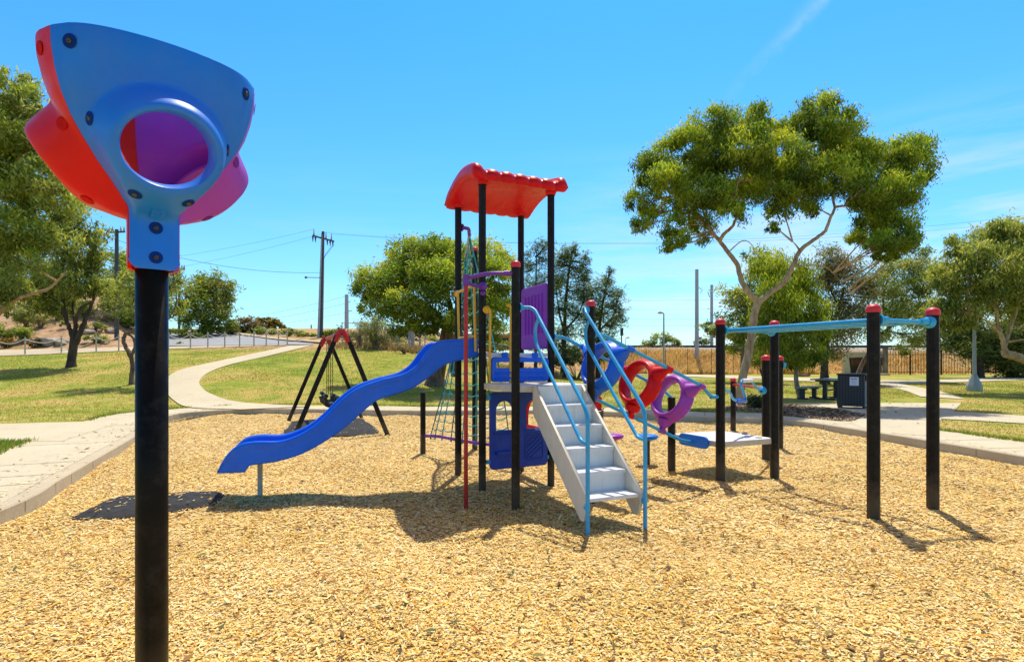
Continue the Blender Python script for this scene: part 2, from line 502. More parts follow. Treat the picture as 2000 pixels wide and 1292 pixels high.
def axis(vals):
    return np.array(sorted(set(np.round(vals, 4))))
gx = np.concatenate([np.arange(-14, 14, 0.35), -14 - np.geomspace(0.5, 900, 70), 14 + np.geomspace(0.5, 900, 70)])
gy = np.concatenate([np.arange(-6, 26, 0.35), 26 + np.arange(0, 60, 0.8), -6 - np.geomspace(0.5, 300, 20), 86 + np.geomspace(1, 2200, 40)])
gx, gy = axis(gx), axis(gy)
XX, YY = np.meshgrid(gx, gy, indexing='xy')
ZZ = terrain(XX, YY)
lump = 0.012 * np.sin(XX * 1.3 + 0.7 * np.sin(YY * 0.9)) * np.sin(YY * 1.1 + np.sin(XX * 0.7))
ZZ = ZZ + np.where(YY > 20, lump, 0)
ZZ[inside(offset(PIT, 0.45), XX, YY)] = -0.25
nx, ny = len(gx), len(gy)
gm = MB()
idx = np.arange(nx * ny).reshape(ny, nx)
q = np.stack([idx[:-1, :-1], idx[:-1, 1:], idx[1:, 1:], idx[1:, :-1]], -1).reshape(-1, 4)
gm.v = np.stack([XX, YY, ZZ], -1).reshape(-1, 3).tolist(); gm.f = q.tolist(); gm.s = [True] * len(gm.f)
tag(gm.build('ground', M['ground']), kind='structure')

# chip bed with gentle heaps
def chip_z(x, y):
    return 0.030 * np.sin(x * 2.1 + np.sin(y * 1.7)) * np.sin(y * 1.6 + 0.8 * np.sin(x * 1.1)) + 0.012 * np.sin(x * 5.3 + y * 3.1) - 0.012
cx = np.arange(-8.5, 9.2, 0.12); cy = np.arange(-3.6, 17.6, 0.12)
CXX, CYY = np.meshgrid(cx, cy)
keep = inside(offset(PIT, 0.06), CXX, CYY)
CZ = chip_z(CXX, CYY)
i2 = np.arange(CXX.size).reshape(CXX.shape)
q = np.stack([i2[:-1, :-1], i2[:-1, 1:], i2[1:, 1:], i2[1:, :-1]], -1).reshape(-1, 4)
kf = inside(offset(PIT, 0.10), CXX, CYY).reshape(-1)
q = q[kf[q].any(1)]
cm = MB(); cm.v = np.stack([CXX, CYY, CZ], -1).reshape(-1, 3).tolist(); cm.f = q.tolist(); cm.s = [True] * len(cm.f)
tag(cm.build('playground_bed', M['chip_bed']), kind='structure')

# kerb
def ring_strip(a, b, za, zb, mb):
    n = len(a)
    vs = [(p[0], p[1], za) for p in a] + [(p[0], p[1], zb) for p in b]
    mb.add(vs, [(i, (i + 1) % n, n + (i + 1) % n, n + i) for i in range(n)])
kb = MB()
KZ = 0.125
prof = [(0.0, -0.12), (0.0, KZ - 0.015), (0.012, KZ), (0.165, KZ), (0.175, KZ - 0.02)]
for (d0, z0), (d1, z1) in zip(prof[:-1], prof[1:]):
    ring_strip(offset(PIT, d0), offset(PIT, d1), z0, z1, kb)
ko = kb.build('kerb', M['kerb']); tag(ko, kind='structure')
for p in ko.data.polygons: p.use_smooth = False

pb = MB(); ring_strip(offset(PIT, 0.178), offset(PIT, 1.55), 0.120, 0.120, pb)
tag(pb.build('path', M['path']), kind='structure')
# saw-cut joints across the ring path and vertical cracks in the kerb
jm = MB()
O1, O2, O0 = offset(PIT, 0.20), offset(PIT, 1.53), offset(PIT, -0.003)
for i in range(2, len(PIT), 4):
    a, b = Vector((*O1[i], 0.1222)), Vector((*O2[i], 0.1222))
    t = (b - a).normalized(); s = Vector((-t.y, t.x, 0)) * 0.007
    jm.add([a - s, b - s, b + s, a + s], [(0, 1, 2, 3)])
    k = Vector((*O0[i], 0)); s2 = s * 0.6
    jm.add([k - s2, k + s2, k + s2 + Vector((0, 0, .11)), k - s2 + Vector((0, 0, .11))], [(0, 1, 2, 3)])
tag(jm.build('path_joints', M['joint']), kind='structure')

def flat_poly(name, px, z, mat, kind='structure'):
    me = MB()
    pts = [G(a, b, z) for a, b in px]
    me.add(pts, [tuple(range(len(pts)))], False)
    o = me.build(name, mat); tag(o, kind=kind)
    if o.data.polygons[0].normal.z < 0: o.data.flip_normals()
    return o
flat_poly('path', [(-330, 858), (0, 860), (63, 861), (120, 861), (230, 826), (225, 815), (185, 822), (0, 827), (-330, 833)], 0.124, M['path'])
flat_poly('path', [(1480, 787), (1526, 789), (1635, 799), (1690, 810), (1660, 824), (1700, 842), (1806, 850), (1826, 836), (1838, 818), (1862, 803), (1884, 780), (1850, 768),
                   (1798, 775), (1723, 781), (1640, 777), (1526, 774), (1480, 775)], 0.124, M['path'])
flat_poly('path', [(1838, 817), (2000, 826), (2300, 842), (2300, 822), (2000, 811), (1862, 803)], 0.128, M['path'])

def strip(name, left, right, off, mat, n=8):
    L = smooth_path([hit(*p) for p in left], n); R = smooth_path([hit(*p) for p in right], n)
    m = MB(); k = 5; vs = []; 
    for a, b in zip(L, R):
        for j in range(k + 1):
            c = a.lerp(b, j / k); vs.append((c.x, c.y, ground_at(c.x, c.y) + off))
    fs = [(i * (k + 1) + j, i * (k + 1) + j + 1, (i + 1) * (k + 1) + j + 1, (i + 1) * (k + 1) + j) for i in range(len(L) - 1) for j in range(k)]
    m.add(vs, fs)
    o = m.build(name, mat); tag(o, kind='structure')
    return o
strip('path', [(470, 801), (376, 797), (340, 783), (325, 765), (324, 742), (355, 722), (430, 705), (500, 690), (568, 675)],
      [(610, 794.5), (470, 786.5), (414, 771), (394, 757), (390, 744), (410, 727), (455, 711), (530, 694), (612, 674)], 0.03, M['path'])
strip('path', [(1798, 775), (1770, 764), (1735, 755), (1705, 750)], [(1884, 780), (1842, 766), (1798, 757), (1748, 748)], 0.022, M['path'])
strip('path', [(1165, 723), (1240, 731), (1400, 738), (1560, 744), (1748, 749), (1860, 747), (2010, 742), (2200, 738)],
      [(1165, 718), (1240, 727), (1400, 733), (1560, 738), (1748, 743), (1860, 741), (2010, 734), (2200, 730)], 0.03, M['path'])
strip('path', [(-150, 700), (49, 694), (120, 691), (188, 688), (260, 685), (330, 682), (400, 680), (480, 677), (560, 675)],
      [(-150, 686), (49, 683), (120, 681), (188, 680), (260, 678), (330, 677), (400, 676), (480, 674.5), (560, 673.5)], 0.03, M['kerb'])
strip('road', [(300, 676), (400, 676), (470, 675), (540, 674), (612, 673.5)],
      [(300, 652), (400, 650), (470, 656), (540, 665), (612, 671.5)], 0.05, M['asphalt'])
strip('kerb', [(300, 651.5), (400, 649.5), (470, 655.5), (540, 664.5), (640, 671.5)],
      [(300, 649), (400, 646.5), (470, 652.5), (540, 661.5), (640, 669)], 0.12, M['kerb'])
# mulched bed by the picnic table
mp_ = flat_poly('mulch_bed', [(1395, 800), (1443, 801), (1526, 811), (1640, 822), (1668, 822), (1690, 810), (1635, 798), (1526, 787), (1440, 789)], 0.121, M['log'])
M['mulch'] = paint('leaf_mulch', (0.17, 0.115, 0.07), 0.95, 0.6, 16, 0.9, 0.25); mp_.data.materials[0] = M['mulch']

# ------------------------------------------------------------------ wood chips
def chips(n, ya, yb, l0, l1, w0, w1, poly_test=True, zoff=0.0, region=None):
    if region is None:
        y = ya + (yb - ya) * RNG.random(n) ** 0.9
        x = (RNG.random(n) * 2 - 1) * (y * 1.08 + 0.5)
    else:
        x, y = region
        n = len(x)
    k = inside(offset(PIT, -0.02), x, y)
    x, y = x[k], y[k]; n = len(x)
    z = chip_z(x, y) + 0.003 + 0.012 * RNG.random(n) + zoff
    yaw = RNG.random(n) * 2 * np.pi
    L = (l0 + (l1 - l0) * RNG.random(n) ** 1.6)[:, None] / 2; W = (w0 + (w1 - w0) * RNG.random(n))[:, None] / 2
    tilt = RNG.normal(0, 0.15, n); roll = RNG.normal(0, 0.27, n)
    d = np.stack([np.cos(yaw) * np.cos(tilt), np.sin(yaw) * np.cos(tilt), np.sin(tilt)], 1)
    s = np.stack([-np.sin(yaw) * np.cos(roll), np.cos(yaw) * np.cos(roll), np.sin(roll)], 1)
    c = np.stack([x, y, z], 1)
    t1 = (0.35 + 0.65 * RNG.random(n))[:, None]; t2 = (0.25 + 0.75 * RNG.random(n))[:, None]
    sk = (RNG.normal(0, 0.25, n))[:, None]
    v = np.stack([c - d * L - s * W * t1, c + d * L * (1 + sk * .4) - s * W * t2, c + d * L + s * W * t2, c - d * L * (1 - sk * .4) + s * W * t1], 1)
    pal = np.array([(0.95, 0.71, 0.25), (0.95, 0.80, 0.40), (0.88, 0.54, 0.12), (0.72, 0.36, 0.06), (0.95, 0.87, 0.58), (0.44, 0.17, 0.03), (0.20, 0.08, 0.02)])
    pi = RNG.choice(len(pal), n, p=[0.29, 0.27, 0.16, 0.09, 0.10, 0.06, 0.03])
    t = pal[pi] * (0.86 + 0.28 * RNG.random(n))[:, None]
    pt = np.sin(x * 1.1 + 1.7 * np.sin(y * .8)) * np.sin(y * 1.3 + np.sin(x * .9)) + .5 * np.sin(x * 3.1 + 2 * np.sin(y * 2.3))
    scuff = np.exp(-(((x + 2.9) / .9) ** 2 + ((y - 5.7) / .5) ** 2)) + np.exp(-(((x - 1.0) / .7) ** 2 + ((y - 4.7) / .45) ** 2)) + .7 * np.exp(-(((x - 3.4) / 1.2) ** 2 + ((y - 6.4) / 1.0) ** 2))
    t *= (0.97 + 0.07 * pt - .20 * scuff)[:, None]; t[:, 2] *= np.clip(1 + .10 * pt, .7, 1.3)
    t *= np.array((.97, .915, .78))
    return v.reshape(-1, 3), np.clip(t, 0, 0.95)
parts_ = [chips(115000, 2.3, 5.0, 0.012, 0.040, 0.005, 0.013), chips(95000, 4.9, 9.0, 0.018, 0.055, 0.008, 0.019), chips(52000, 8.9, 17.2, 0.03, 0.075, 0.014, 0.028)]
chip_o = np_mesh('wood_chips', np.concatenate([a for a, b in parts_]), 4, M['chip'], np.concatenate([b for a, b in parts_]))
tag(chip_o, kind='stuff')

# rubber mats, part buried in the chips
def mat_obj(label, pxs, z, name='rubber_mat', group=None):
    pts = smooth_path([G(a, b) for a, b in pxs], 4, True)
    c = sum(pts, Vector()) / len(pts)
    m = MB(); vs = []; fs = []; R = 6; n = len(pts)
    for r in range(R + 1):
        for p in pts:
            q = c.lerp(p, r / R)
            zz = z * (1 - (r / R) ** 4) + 0.035 + 0.006 * math.sin(q.x * 5 + q.y * 3)
            vs.append((q.x, q.y, zz if r < R else 0.0))
    for r in range(R):
        for k in range(n):
            fs.append((r * n + k, r * n + (k + 1) % n, (r + 1) * n + (k + 1) % n, (r + 1) * n + k))
    m.add(vs, fs)
    o = m.build(name, M['rubber']); tag(o, label, 'mat', group)
    # a few loose chips on top
    k = int(26 * max(1, (max(p.x for p in pts) - min(p.x for p in pts))))
    return o, (c, pts, k)
mo1, mi1 = mat_obj('dark grey rubber mat at the foot of the blue slide', [(140, 1014), (185, 988), (222, 973), (300, 968), (380, 965), (436, 963), (446, 968), (428, 982), (408, 990), (330, 999), (240, 1010)], 0.012)
mo2, mi2 = mat_obj('worn rubber mat under the swings, behind the slide', [(558, 846), (566, 828), (580, 821), (640, 819), (706, 817), (716, 822), (740, 842), (722, 848), (640, 851)], 0.02)
ex = []
for (c, pts, k) in (mi1, mi2):
    pp = np.array([(p.x, p.y) for p in pts])
    x = RNG.uniform(pp[:, 0].min(), pp[:, 0].max(), k * 5); y = RNG.uniform(pp[:, 1].min(), pp[:, 1].max(), k * 5)
    dd = inside(pp, x, y); ex.append(chips(0, 0, 0, 0.02, 0.06, 0.01, 0.02, region=(x[dd], y[dd]), zoff=0.058))
e_o = np_mesh('wood_chips', np.concatenate([a for a, b in ex]), 4, M['chip'], np.concatenate([b for a, b in ex])); tag(e_o, kind='stuff')

# ------------------------------------------------------------------ grass
path_polys = []
def grass(n, xa, xb, ya, yb, h0, h1, w, pal, test=None):
    y = ya + (yb - ya) * RNG.random(n); x = xa + (xb - xa) * RNG.random(n)
    k = ~inside(offset(PIT, 1.56), x, y)
    k &= np.abs((x) / np.maximum(y, 1)) < 1.0
    if test is not None: k &= test(x, y)
    x, y = x[k], y[k]; n = len(x)
    z = terrain(x, y) - 0.005
    h = h0 + (h1 - h0) * RNG.random(n); yaw = RNG.random(n) * 2 * np.pi
    dx = np.stack([np.cos(yaw), np.sin(yaw), 0 * yaw], 1) * (w * (0.5 + RNG.random(n)))[:, None]
    lean = np.stack([RNG.normal(0, 0.5, n), RNG.normal(0, 0.5, n), 0 * yaw], 1) * h[:, None]
    c = np.stack([x, y, z], 1); tip = c + lean; tip[:, 2] += h
    v = np.stack([c - dx, c + dx, tip], 1).reshape(-1, 3)
    pal = np.array(pal); t = pal[RNG.integers(0, len(pal), n)] * (0.8 + 0.4 * RNG.random(n))[:, None]
    # dry patches follow a slow pattern
    dryness = 0.5 + 0.5 * np.sin(x * 0.55 + 1.3 * np.sin(y * 0.31)) * np.sin(y * 0.42 + 0.9 * np.sin(x * 0.23))
    t = t * (1 - 0.45 * dryness[:, None]) + np.array((0.54, 0.40, 0.14)) * 0.45 * dryness[:, None]
    return v, t
def on_paths(x, y):
    bad = np.zeros(len(x), bool)
    for pl in NOGRASS: bad |= inside(pl, x, y)
    return ~bad
def pxpoly(l): return np.array([(hit(a, b).x, hit(a, b).y) for a, b in l])
NOGRASS = [pxpoly([(610, 794.5), (470, 786.5), (430, 777), (445, 790), (470, 801), (376, 797)]), pxpoly([(376, 797), (335, 782), (325, 765), (327, 746), (360, 722), (430, 705), (500, 690), (565, 676), (606, 675), (530, 694), (455, 711), (412, 727), (391, 745), (392, 762), (408, 776), (445, 792)]),
           pxpoly([(-330, 858), (0, 860), (63, 861), (120, 861), (230, 826), (225, 815), (185, 822), (0, 827), (-330, 833)]),
           pxpoly([(1480, 787), (1526, 789), (1635, 799), (1690, 810), (1660, 824), (1806, 850), (1838, 818), (1884, 780), (1850, 768), (1798, 775), (1723, 781), (1640, 777), (1526, 774), (1480, 775)]),
           pxpoly([(1838, 817), (2000, 826), (2300, 842), (2300, 822), (2000, 811), (1862, 803)]),
           pxpoly([(1798, 775), (1770, 764), (1735, 755), (1705, 750), (1748, 748), (1798, 757), (1842, 766), (1884, 780)]),
           pxpoly([(1395, 800), (1443, 801), (1526, 811), (1640, 822), (1668, 822), (1690, 810), (1635, 798), (1526, 787), (1440, 789)])]
LP = [(0.24, 0.31, 0.03), (0.34, 0.37, 0.05), (0.42, 0.37, 0.08), (0.54, 0.40, 0.14), (0.26, 0.32, 0.035)]
GP = [(0.12, 0.30, 0.015), (0.18, 0.36, 0.02), (0.10, 0.24, 0.015)]
bl = [grass(150000, -25, 25, 9.5, 25, 0.02, 0.05, 0.010, LP, on_paths), grass(90000, -34, 30, 23, 36, 0.02, 0.055, 0.018, LP, on_paths),
      grass(26000, -11, -7.0, 6.0, 10.2, 0.03, 0.075, 0.008, GP, on_paths)]
def edge_grass(n):
    E = offset(PIT, 1.53); k = RNG.integers(0, len(E), n); f = RNG.random(n)[:, None]
    p = E[k] * (1 - f) + np.roll(E, -1, 0)[k] * f + RNG.normal(0, .05, (n, 2)) + np.sin(k * .9)[:, None] * .03
    ok = on_paths(p[:, 0], p[:, 1]) & (p[:, 1] > 6); p = p[ok]; n = len(p)
    h = .03 + .07 * RNG.random(n); yaw = RNG.random(n) * 6.28
    dx = np.stack([np.cos(yaw), np.sin(yaw), 0 * yaw], 1) * .007; c0 = np.stack([p[:, 0], p[:, 1], np.full(n, .115)], 1)
    tip = c0 + np.stack([RNG.normal(0, .4, n) * h, RNG.normal(0, .4, n) * h, h], 1)
    t = np.array(LP + GP)[RNG.integers(0, len(LP) + len(GP), n)] * (.7 + .5 * RNG.random(n))[:, None]
    return np.stack([c0 - dx, c0 + dx, tip], 1).reshape(-1, 3), t
bl.append(edge_grass(16000))
tuft = grass(9000, -25, 25, 10, 30, 0.05, 0.11, 0.012, [(0.16, .24, .03), (0.24, .28, .05), (0.5, .42, .18)], lambda x, y: on_paths(x, y) & ((np.sin(x * 3.1 + np.sin(y * 2.3)) * np.sin(y * 2.7 + np.sin(x * 1.9))) > .55))
bl.append(tuft)
go = np_mesh('grass', np.concatenate([a for a, b in bl]), 3, M['blade'], np.concatenate([b for a, b in bl])); tag(go, kind='stuff')
# lush strip along path edges on the right
def dry_grass(n, pred_x, ya, yb, h0, h1, pal, w=0.05):
    x = RNG.uniform(*pred_x, n); y = RNG.uniform(ya, yb, n)
    k = RNG.random(n) < (0.25 + 0.75 * (np.sin(x * 0.9 + np.sin(y * 1.3) * 1.4) * 0.5 + 0.5))
    x, y = x[k], y[k]; n = len(x)
    z = terrain(x, y); h = (h0 + (h1 - h0) * RNG.random(n)) * (0.6 + 0.5 * (np.sin(x * 0.6) * 0.5 + 0.5))
    yaw = RNG.random(n) * 2 * np.pi
    dx = np.stack([np.cos(yaw), np.sin(yaw), 0 * yaw], 1) * w * (0.5 + RNG.random(n))[:, None]
    c = np.stack([x, y, z], 1); tip = c + np.stack([RNG.normal(.15, .55, n) * h, RNG.normal(0, .4, n) * h, h], 1)
    pal = np.array(pal); t = pal[RNG.integers(0, len(pal), n)] * (0.75 + 0.5 * RNG.random(n))[:, None]
    return np.stack([c - dx, c + dx, tip], 1).reshape(-1, 3), t
DP = [(0.80, 0.55, 0.19), (0.86, 0.66, 0.30), (0.66, 0.40, 0.11), (0.90, 0.76, 0.44), (0.42, 0.27, 0.09)]
dg = [dry_grass(80000, (6.5, 25), 46.4, 51.3, 0.10, 0.75, DP, .028), dry_grass(24000, (25, 50), 46.8, 51.3, 0.1, 0.5, DP, .03)]
do = np_mesh('dry_grass', np.concatenate([a for a, b in dg]), 3, M['blade'], np.concatenate([b for a, b in dg])); tag(do, kind='stuff')
wg = [dry_grass(7000, (-11.3, 3), 34.6, 38, 0.12, 0.5, [(0.42, 0.30, 0.15), (0.30, 0.24, 0.10), (0.20, 0.22, 0.06), (0.5, 0.38, 0.2)], 0.04)]
wo = np_mesh('weeds', wg[0][0], 3, M['blade'], wg[0][1]); tag(wo, kind='stuff')

# bark and leaf litter on the mulched bed
def litter(n, poly, z0):
    pp = np.array([(p.x, p.y) for p in poly]); x = RNG.uniform(pp[:, 0].min(), pp[:, 0].max(), n); y = RNG.uniform(pp[:, 1].min(), pp[:, 1].max(), n)
    k = inside(pp, x, y); x, y = x[k], y[k]; n = len(x)
    yaw = RNG.random(n) * 6.28; L = (.02 + .06 * RNG.random(n))[:, None]; W = (.006 + .02 * RNG.random(n))[:, None]
    d_ = np.stack([np.cos(yaw), np.sin(yaw), RNG.normal(0, .25, n)], 1) * L; s_ = np.stack([-np.sin(yaw), np.cos(yaw), RNG.normal(0, .3, n)], 1) * W
    c_ = np.stack([x, y, np.full(n, z0) + .02 * RNG.random(n)], 1)
    pal = np.array([(.20, .13, .07), (.30, .20, .11), (.12, .07, .04), (.42, .31, .19), (.5, .4, .27)]); t = pal[RNG.integers(0, 5, n)]
    return np.stack([c_ - d_, c_ + s_, c_ + d_, c_ - s_], 1).reshape(-1, 3), t
lt1 = litter(16000, [G(*p, .121) for p in [(1395, 800), (1443, 801), (1526, 811), (1640, 822), (1668, 822), (1690, 810), (1635, 798), (1526, 787), (1440, 789)]], .124)
lt2 = litter(500, [G(*p, .121) for p in [(1400, 800), (1800, 838), (1890, 780), (1480, 776)]], .128)
lt3 = litter(260, [G(*p, .121) for p in [(-100, 1000), (0, 985), (262, 850), (420, 796), (230, 822), (0, 900)]], .123)
lo = np_mesh('leaf_litter', np.concatenate([lt1[0], lt2[0], lt3[0]]), 4, M['chip'], np.concatenate([lt1[1], lt2[1], lt3[1]])); tag(lo, kind='stuff')

def spill(n):
    k = RNG.integers(0, len(PIT), n); dd = np.abs(RNG.normal(0, .22, n)) + .01
    base = PIT[k] + (offset(PIT, 1.0)[k] - PIT[k]) * dd[:, None] + RNG.normal(0, .15, (n, 2))
    ok = ~inside(offset(PIT, .02), base[:, 0], base[:, 1]); x, y = base[ok].T; n = len(x)
    yaw = RNG.random(n) * 6.28; L = (.01 + .02 * RNG.random(n))[:, None]; W = (.004 + .006 * RNG.random(n))[:, None]
    d_ = np.stack([np.cos(yaw), np.sin(yaw), 0 * yaw + .05], 1) * L; s_ = np.stack([-np.sin(yaw), np.cos(yaw), RNG.normal(0, .2, n)], 1) * W
    c_ = np.stack([x, y, np.full(n, .131)], 1); pal = np.array([(.85, .6, .24), (.9, .74, .4), (.6, .34, .1), (.4, .2, .06)]); t = pal[RNG.integers(0, 4, n)]
    return np.stack([c_ - d_ - s_, c_ + d_ - s_, c_ + d_ + s_, c_ - d_ + s_], 1).reshape(-1, 3), t
sv1 = spill(900)
# bigger splinters, bark bits and dry leaves lying on the chips
big = chips(1500, 2.4, 8, .06, .11, .010, .022, zoff=.006)
n_ = 1300; yb_ = 2.4 + 11 * RNG.random(n_); xb_ = (RNG.random(n_) * 2 - 1) * yb_ * .98
kb_ = inside(offset(PIT, -.1), xb_, yb_); xb_, yb_ = xb_[kb_], yb_[kb_]; n_ = len(xb_); ya_ = RNG.random(n_) * 6.28
L_ = (.02 + .035 * RNG.random(n_))[:, None]; W_ = (.005 + .010 * RNG.random(n_))[:, None]
d_ = np.stack([np.cos(ya_), np.sin(ya_), RNG.normal(0, .12, n_)], 1) * L_; s_ = np.stack([-np.sin(ya_), np.cos(ya_), RNG.normal(0, .3, n_)], 1) * W_
c_ = np.stack([xb_, yb_, chip_z(xb_, yb_) + .022], 1)
lf = (np.stack([c_ - d_, c_ + s_, c_ + d_, c_ - s_], 1).reshape(-1, 3), np.array([(.16, .08, .03), (.10, .06, .03), (.22, .20, .06), (.30, .16, .06), (.12, .13, .04)])[RNG.integers(0, 5, n_)])
eo2 = np_mesh('wood_chips', np.concatenate([sv1[0], big[0], lf[0]]), 4, M['chip'], np.concatenate([sv1[1], big[1], lf[1]])); tag(eo2, kind='stuff')
# ------------------------------------------------------------------ the play structure
V = Vector
pA, pB, pC, pD = V((-.345, 6.61, 0)), V((-.703, 7.44, 0)), V((.481, 7.03, 0)), V((.123, 7.86, 0))
pE, pF = V((.037, 5.868, 0)), V((.861, 6.22, 0))
P1, P2, P3, P4 = V((2.63, 7.18, 0)), V((3.48, 7.54, 0)), V((3.427, 5.393, 0)), V((4.237, 5.727, 0))
pL, pR = V((2.25, 8.02, 0)), V((3.08, 8.37, 0))
Q1, Q2, QS = V((3.91, 8.75, 0)), V((4.70, 10.0, 0)), V((4.86, 12.5, 0))
N1, N2 = V((-1.457, 9.31, 0)), V((-.64, 9.80, 0))
UZ = V((0, 0, 1))
def at(p, z): return V((p.x, p.y, z))

play = thing('play_structure', 'large climbing frame with red roof, blue wavy slide, stairs, ring tunnel and overhead bars', 'climbing frame', (0.3, 7.0, 0))

def post(p, top, r, parent=play, cap=True, capmat='cap_red', seg=8, name='post', mat='black', low=-0.25):
    m = MB(); m.lathe([(0.0, low), (r, low), (r, top - 0.001), (0.0, top)], at(p, 0), UZ, seg, False, (0.92, 0.39, 0))
    o = m.build(name, M[mat], parent, bevel=0.006)
    if cap:
        c = MB(); R = r * 1.12
        pr = [(R * .98, -0.02), (R * 1.02, 0.012)] + [(R * math.cos(a) * 1.02, 0.012 + R * 0.78 * math.sin(a)) for a in [math.radians(k) for k in (15, 30, 45, 60, 75)]] + [(0.0, 0.012 + R * 0.78)]
        c.lathe(pr, at(p, top), UZ, 20)
        c.build('cap', M[capmat], o)
    return o
RT = 0.046
for p, t in ((pA, 3.60), (pB, 3.55), (pC, 3.60), (pD, 3.56)): post(p, t, RT, cap=False)
post(pE, 2.49, RT * 1.02); post(pF, 2.12, RT * 1.02)
for p in (P1, P2, P3, P4): post(p, 1.985, 0.058)
post(pL, 1.0, 0.055, cap=False); post(pR, 0.42, 0.05, cap=False)
post(Q1, 1.54, 0.064); post(Q2, 1.54, 0.064); post(QS, 1.09, 0.058)
post(N1, 1.0, 0.046, cap=False); post(N2, 3.42, 0.05)

# decks
def slab(name, pts, z0, z1, mat_top, mat_edge, parent=play):
    m = MB(); n = len(pts)
    m.add([at(p, z1) for p in pts] + [at(p, z0) for p in pts], [tuple(range(n)), tuple(reversed(range(n, 2 * n)))] + [(i, (i + 1) % n, n + (i + 1) % n, n + i) for i in range(n)], False)
    o = m.build(name, M[mat_top], parent)
    o.data.materials.append(M[mat_edge])
    for f in o.data.polygons:
        if abs(f.normal.z) < 0.5: f.material_index = 1
    b = o.modifiers.new('bevel', 'BEVEL'); b.width = 0.005; b.segments = 2
    return o
def inset(pts, d):
    c = sum(pts, V()) / len(pts)
    return [p + (p - c).normalized() * d for p in pts]
slab('lower_deck', inset([pA, pE, pF, pC], 0.0), 1.183, 1.252, 'deck', 'deck_edge')
slab('upper_deck', inset([pA, pC, pD, pB], -0.005), 1.56, 1.605, 'deck', 'deck')
lp = slab('low_platform', inset([P1, P2, pR, pL], 0.0), 0.415, 0.487, 'deck', 'deck_edge')
bm_ = MB(); bm_.lathe([(0.045, 0), (0.045, .008), (0, .012)], at(P1.lerp(P2, .80).lerp(pR, .12), .488), UZ, 14); bm_.build('bolt_cover', M['fence_post'], lp)
bm_ = MB(); bm_.lathe([(0.04, 0), (0.04, .03), (0, .04)], at(P1.lerp(P2, .92).lerp(pR, .5), .488), UZ, 12); bm_.build('bolt_cover', M['rock'], lp)

# roof: arched sheet with rolls running front to back
eAC = (pC - pA).normalized(); eAB = (pB - pA).normalized(); LAC, LAB = (pC - pA).length, (pB - pA).length
NA, NB = 85, 26
a0, a1, b0, b1 = -0.17, LAC + 0.17, -0.15, LAB + 0.09
rv = []; rf = []
def roof_pt(i, j, side):
    fa, fb = i / NA, j / NB
    a = a0 + (a1 - a0) * fa
    roll = abs(math.sin(math.pi * 7 * fa)) ** 0.6
    bump_ = 0.026 * roll
    bb0, bb1 = b0 - 0.035 * roll, b1 + 0.03 * roll
    b = bb0 + (bb1 - bb0) * fb
    arc = 0.15 * math.sin(math.pi * min(1, max(0, (fb + .06) / 1.05))) ** 0.9
    ends = max(0, 1 - min(fa, 1 - fa) / 0.10)            # big rolled end edges
    base = 3.585 - 0.05 * fb + arc
    thick = 0.105 + bump_ + 0.05 * math.sqrt(max(0, 1 - (1 - ends) ** 2)) * (1 if ends > 0 else 0)
    e = min(fb, 1 - fb) / 0.085
    ed = min(fa, 1 - fa) / 0.035
    k = math.sqrt(max(0, 1 - (1 - min(1, e)) ** 2)) * math.sqrt(max(0, 1 - (1 - min(1, ed)) ** 2))
    z = base + thick * 0.45 + (thick * 0.55 * k if side else -thick * 0.45 * k - 0.02 * bump_ / 0.026 * k * max(0, 1 - e * .45))
    q_ = pA + eAC * a + eAB * b
    return (q_.x, q_.y, z - 0.055)
for side in (1, 0):
    for i in range(NA + 1):
        for j in range(NB + 1): rv.append(roof_pt(i, j, side))
S0 = (NA + 1) * (NB + 1)
for i in range(NA):
    for j in range(NB):
        a = i * (NB + 1) + j
        rf.append((a, a + 1, a + NB + 2, a + NB + 1)); rf.append((S0 + a, S0 + a + NB + 1, S0 + a + NB + 2, S0 + a + 1))
rm = MB(); rm.add(rv, rf)
ro = rm.build('roof', M['red'], play)
w = ro.modifiers.new('weld', 'WELD'); w.merge_threshold = 0.0008
for p in (pA, pB, pC, pD):
    m = MB(); m.lathe([(RT * 1.15, -0.05), (RT * 1.5, -0.012), (RT * 1.5, 0.03)], at(p, 3.60 if p in (pA, pC) else 3.555), UZ, 12); m.build('post_socket', M['red'], ro)

# slide ------------------------------------------------
sdir = V((-.95, -.31, 0)).normalized(); snear = V((.31, -.95, 0)).normalized()
s_org = V((-.50, 6.99, 0)); SW = 0.27
def near_wall(px, py):
    k = (px - CX) / F
    o = s_org + snear * SW
    s = (o.x - k * o.y) / (k * sdir.y - sdir.x)
    Y = o.y + sdir.y * s
    return s, H - (py - CY) * Y / F
top_px = [(934, 662), (900, 662), (856, 666), (836, 683), (816, 710), (792, 727), (765, 735), (741, 741), (700, 756), (669, 778), (638, 809), (611, 832), (581, 849), (546, 860), (499, 861), (468, 867), (446, 884), (432, 904), (424, 921)]
bot_px = [(934, 696), (900, 703), (870, 710), (846, 730), (819, 751), (795, 763), (775, 769), (734, 781), (700, 812), (669, 839), (638, 860), (604, 880), (570, 894), (536, 902), (486, 909), (478, 922), (423, 924)]
tp = np.array(sorted(near_wall(*p) for p in top_px)); bp = np.array(sorted(near_wall(*p) for p in bot_px))
def dense(arr):
    pts = smooth_path([(a, b, 0) for a, b in arr], 10)
    return np.array([(p.x, p.y) for p in pts])
tpd = dense(tp); bpd = bp
smax = min(tp[-1, 0], bp[-1, 0]); smin = max(tp[0, 0], bp[0, 0])
ss = np.unique(np.concatenate([np.linspace(smin, smax, 110), [bp[-2, 0], bp[-3, 0]]]))
sl = MB(); sv = []; sf = []
zt_ = np.interp(ss, tpd[:, 0], tpd[:, 1]); zb_ = np.interp(ss, bpd[:, 0], bpd[:, 1])
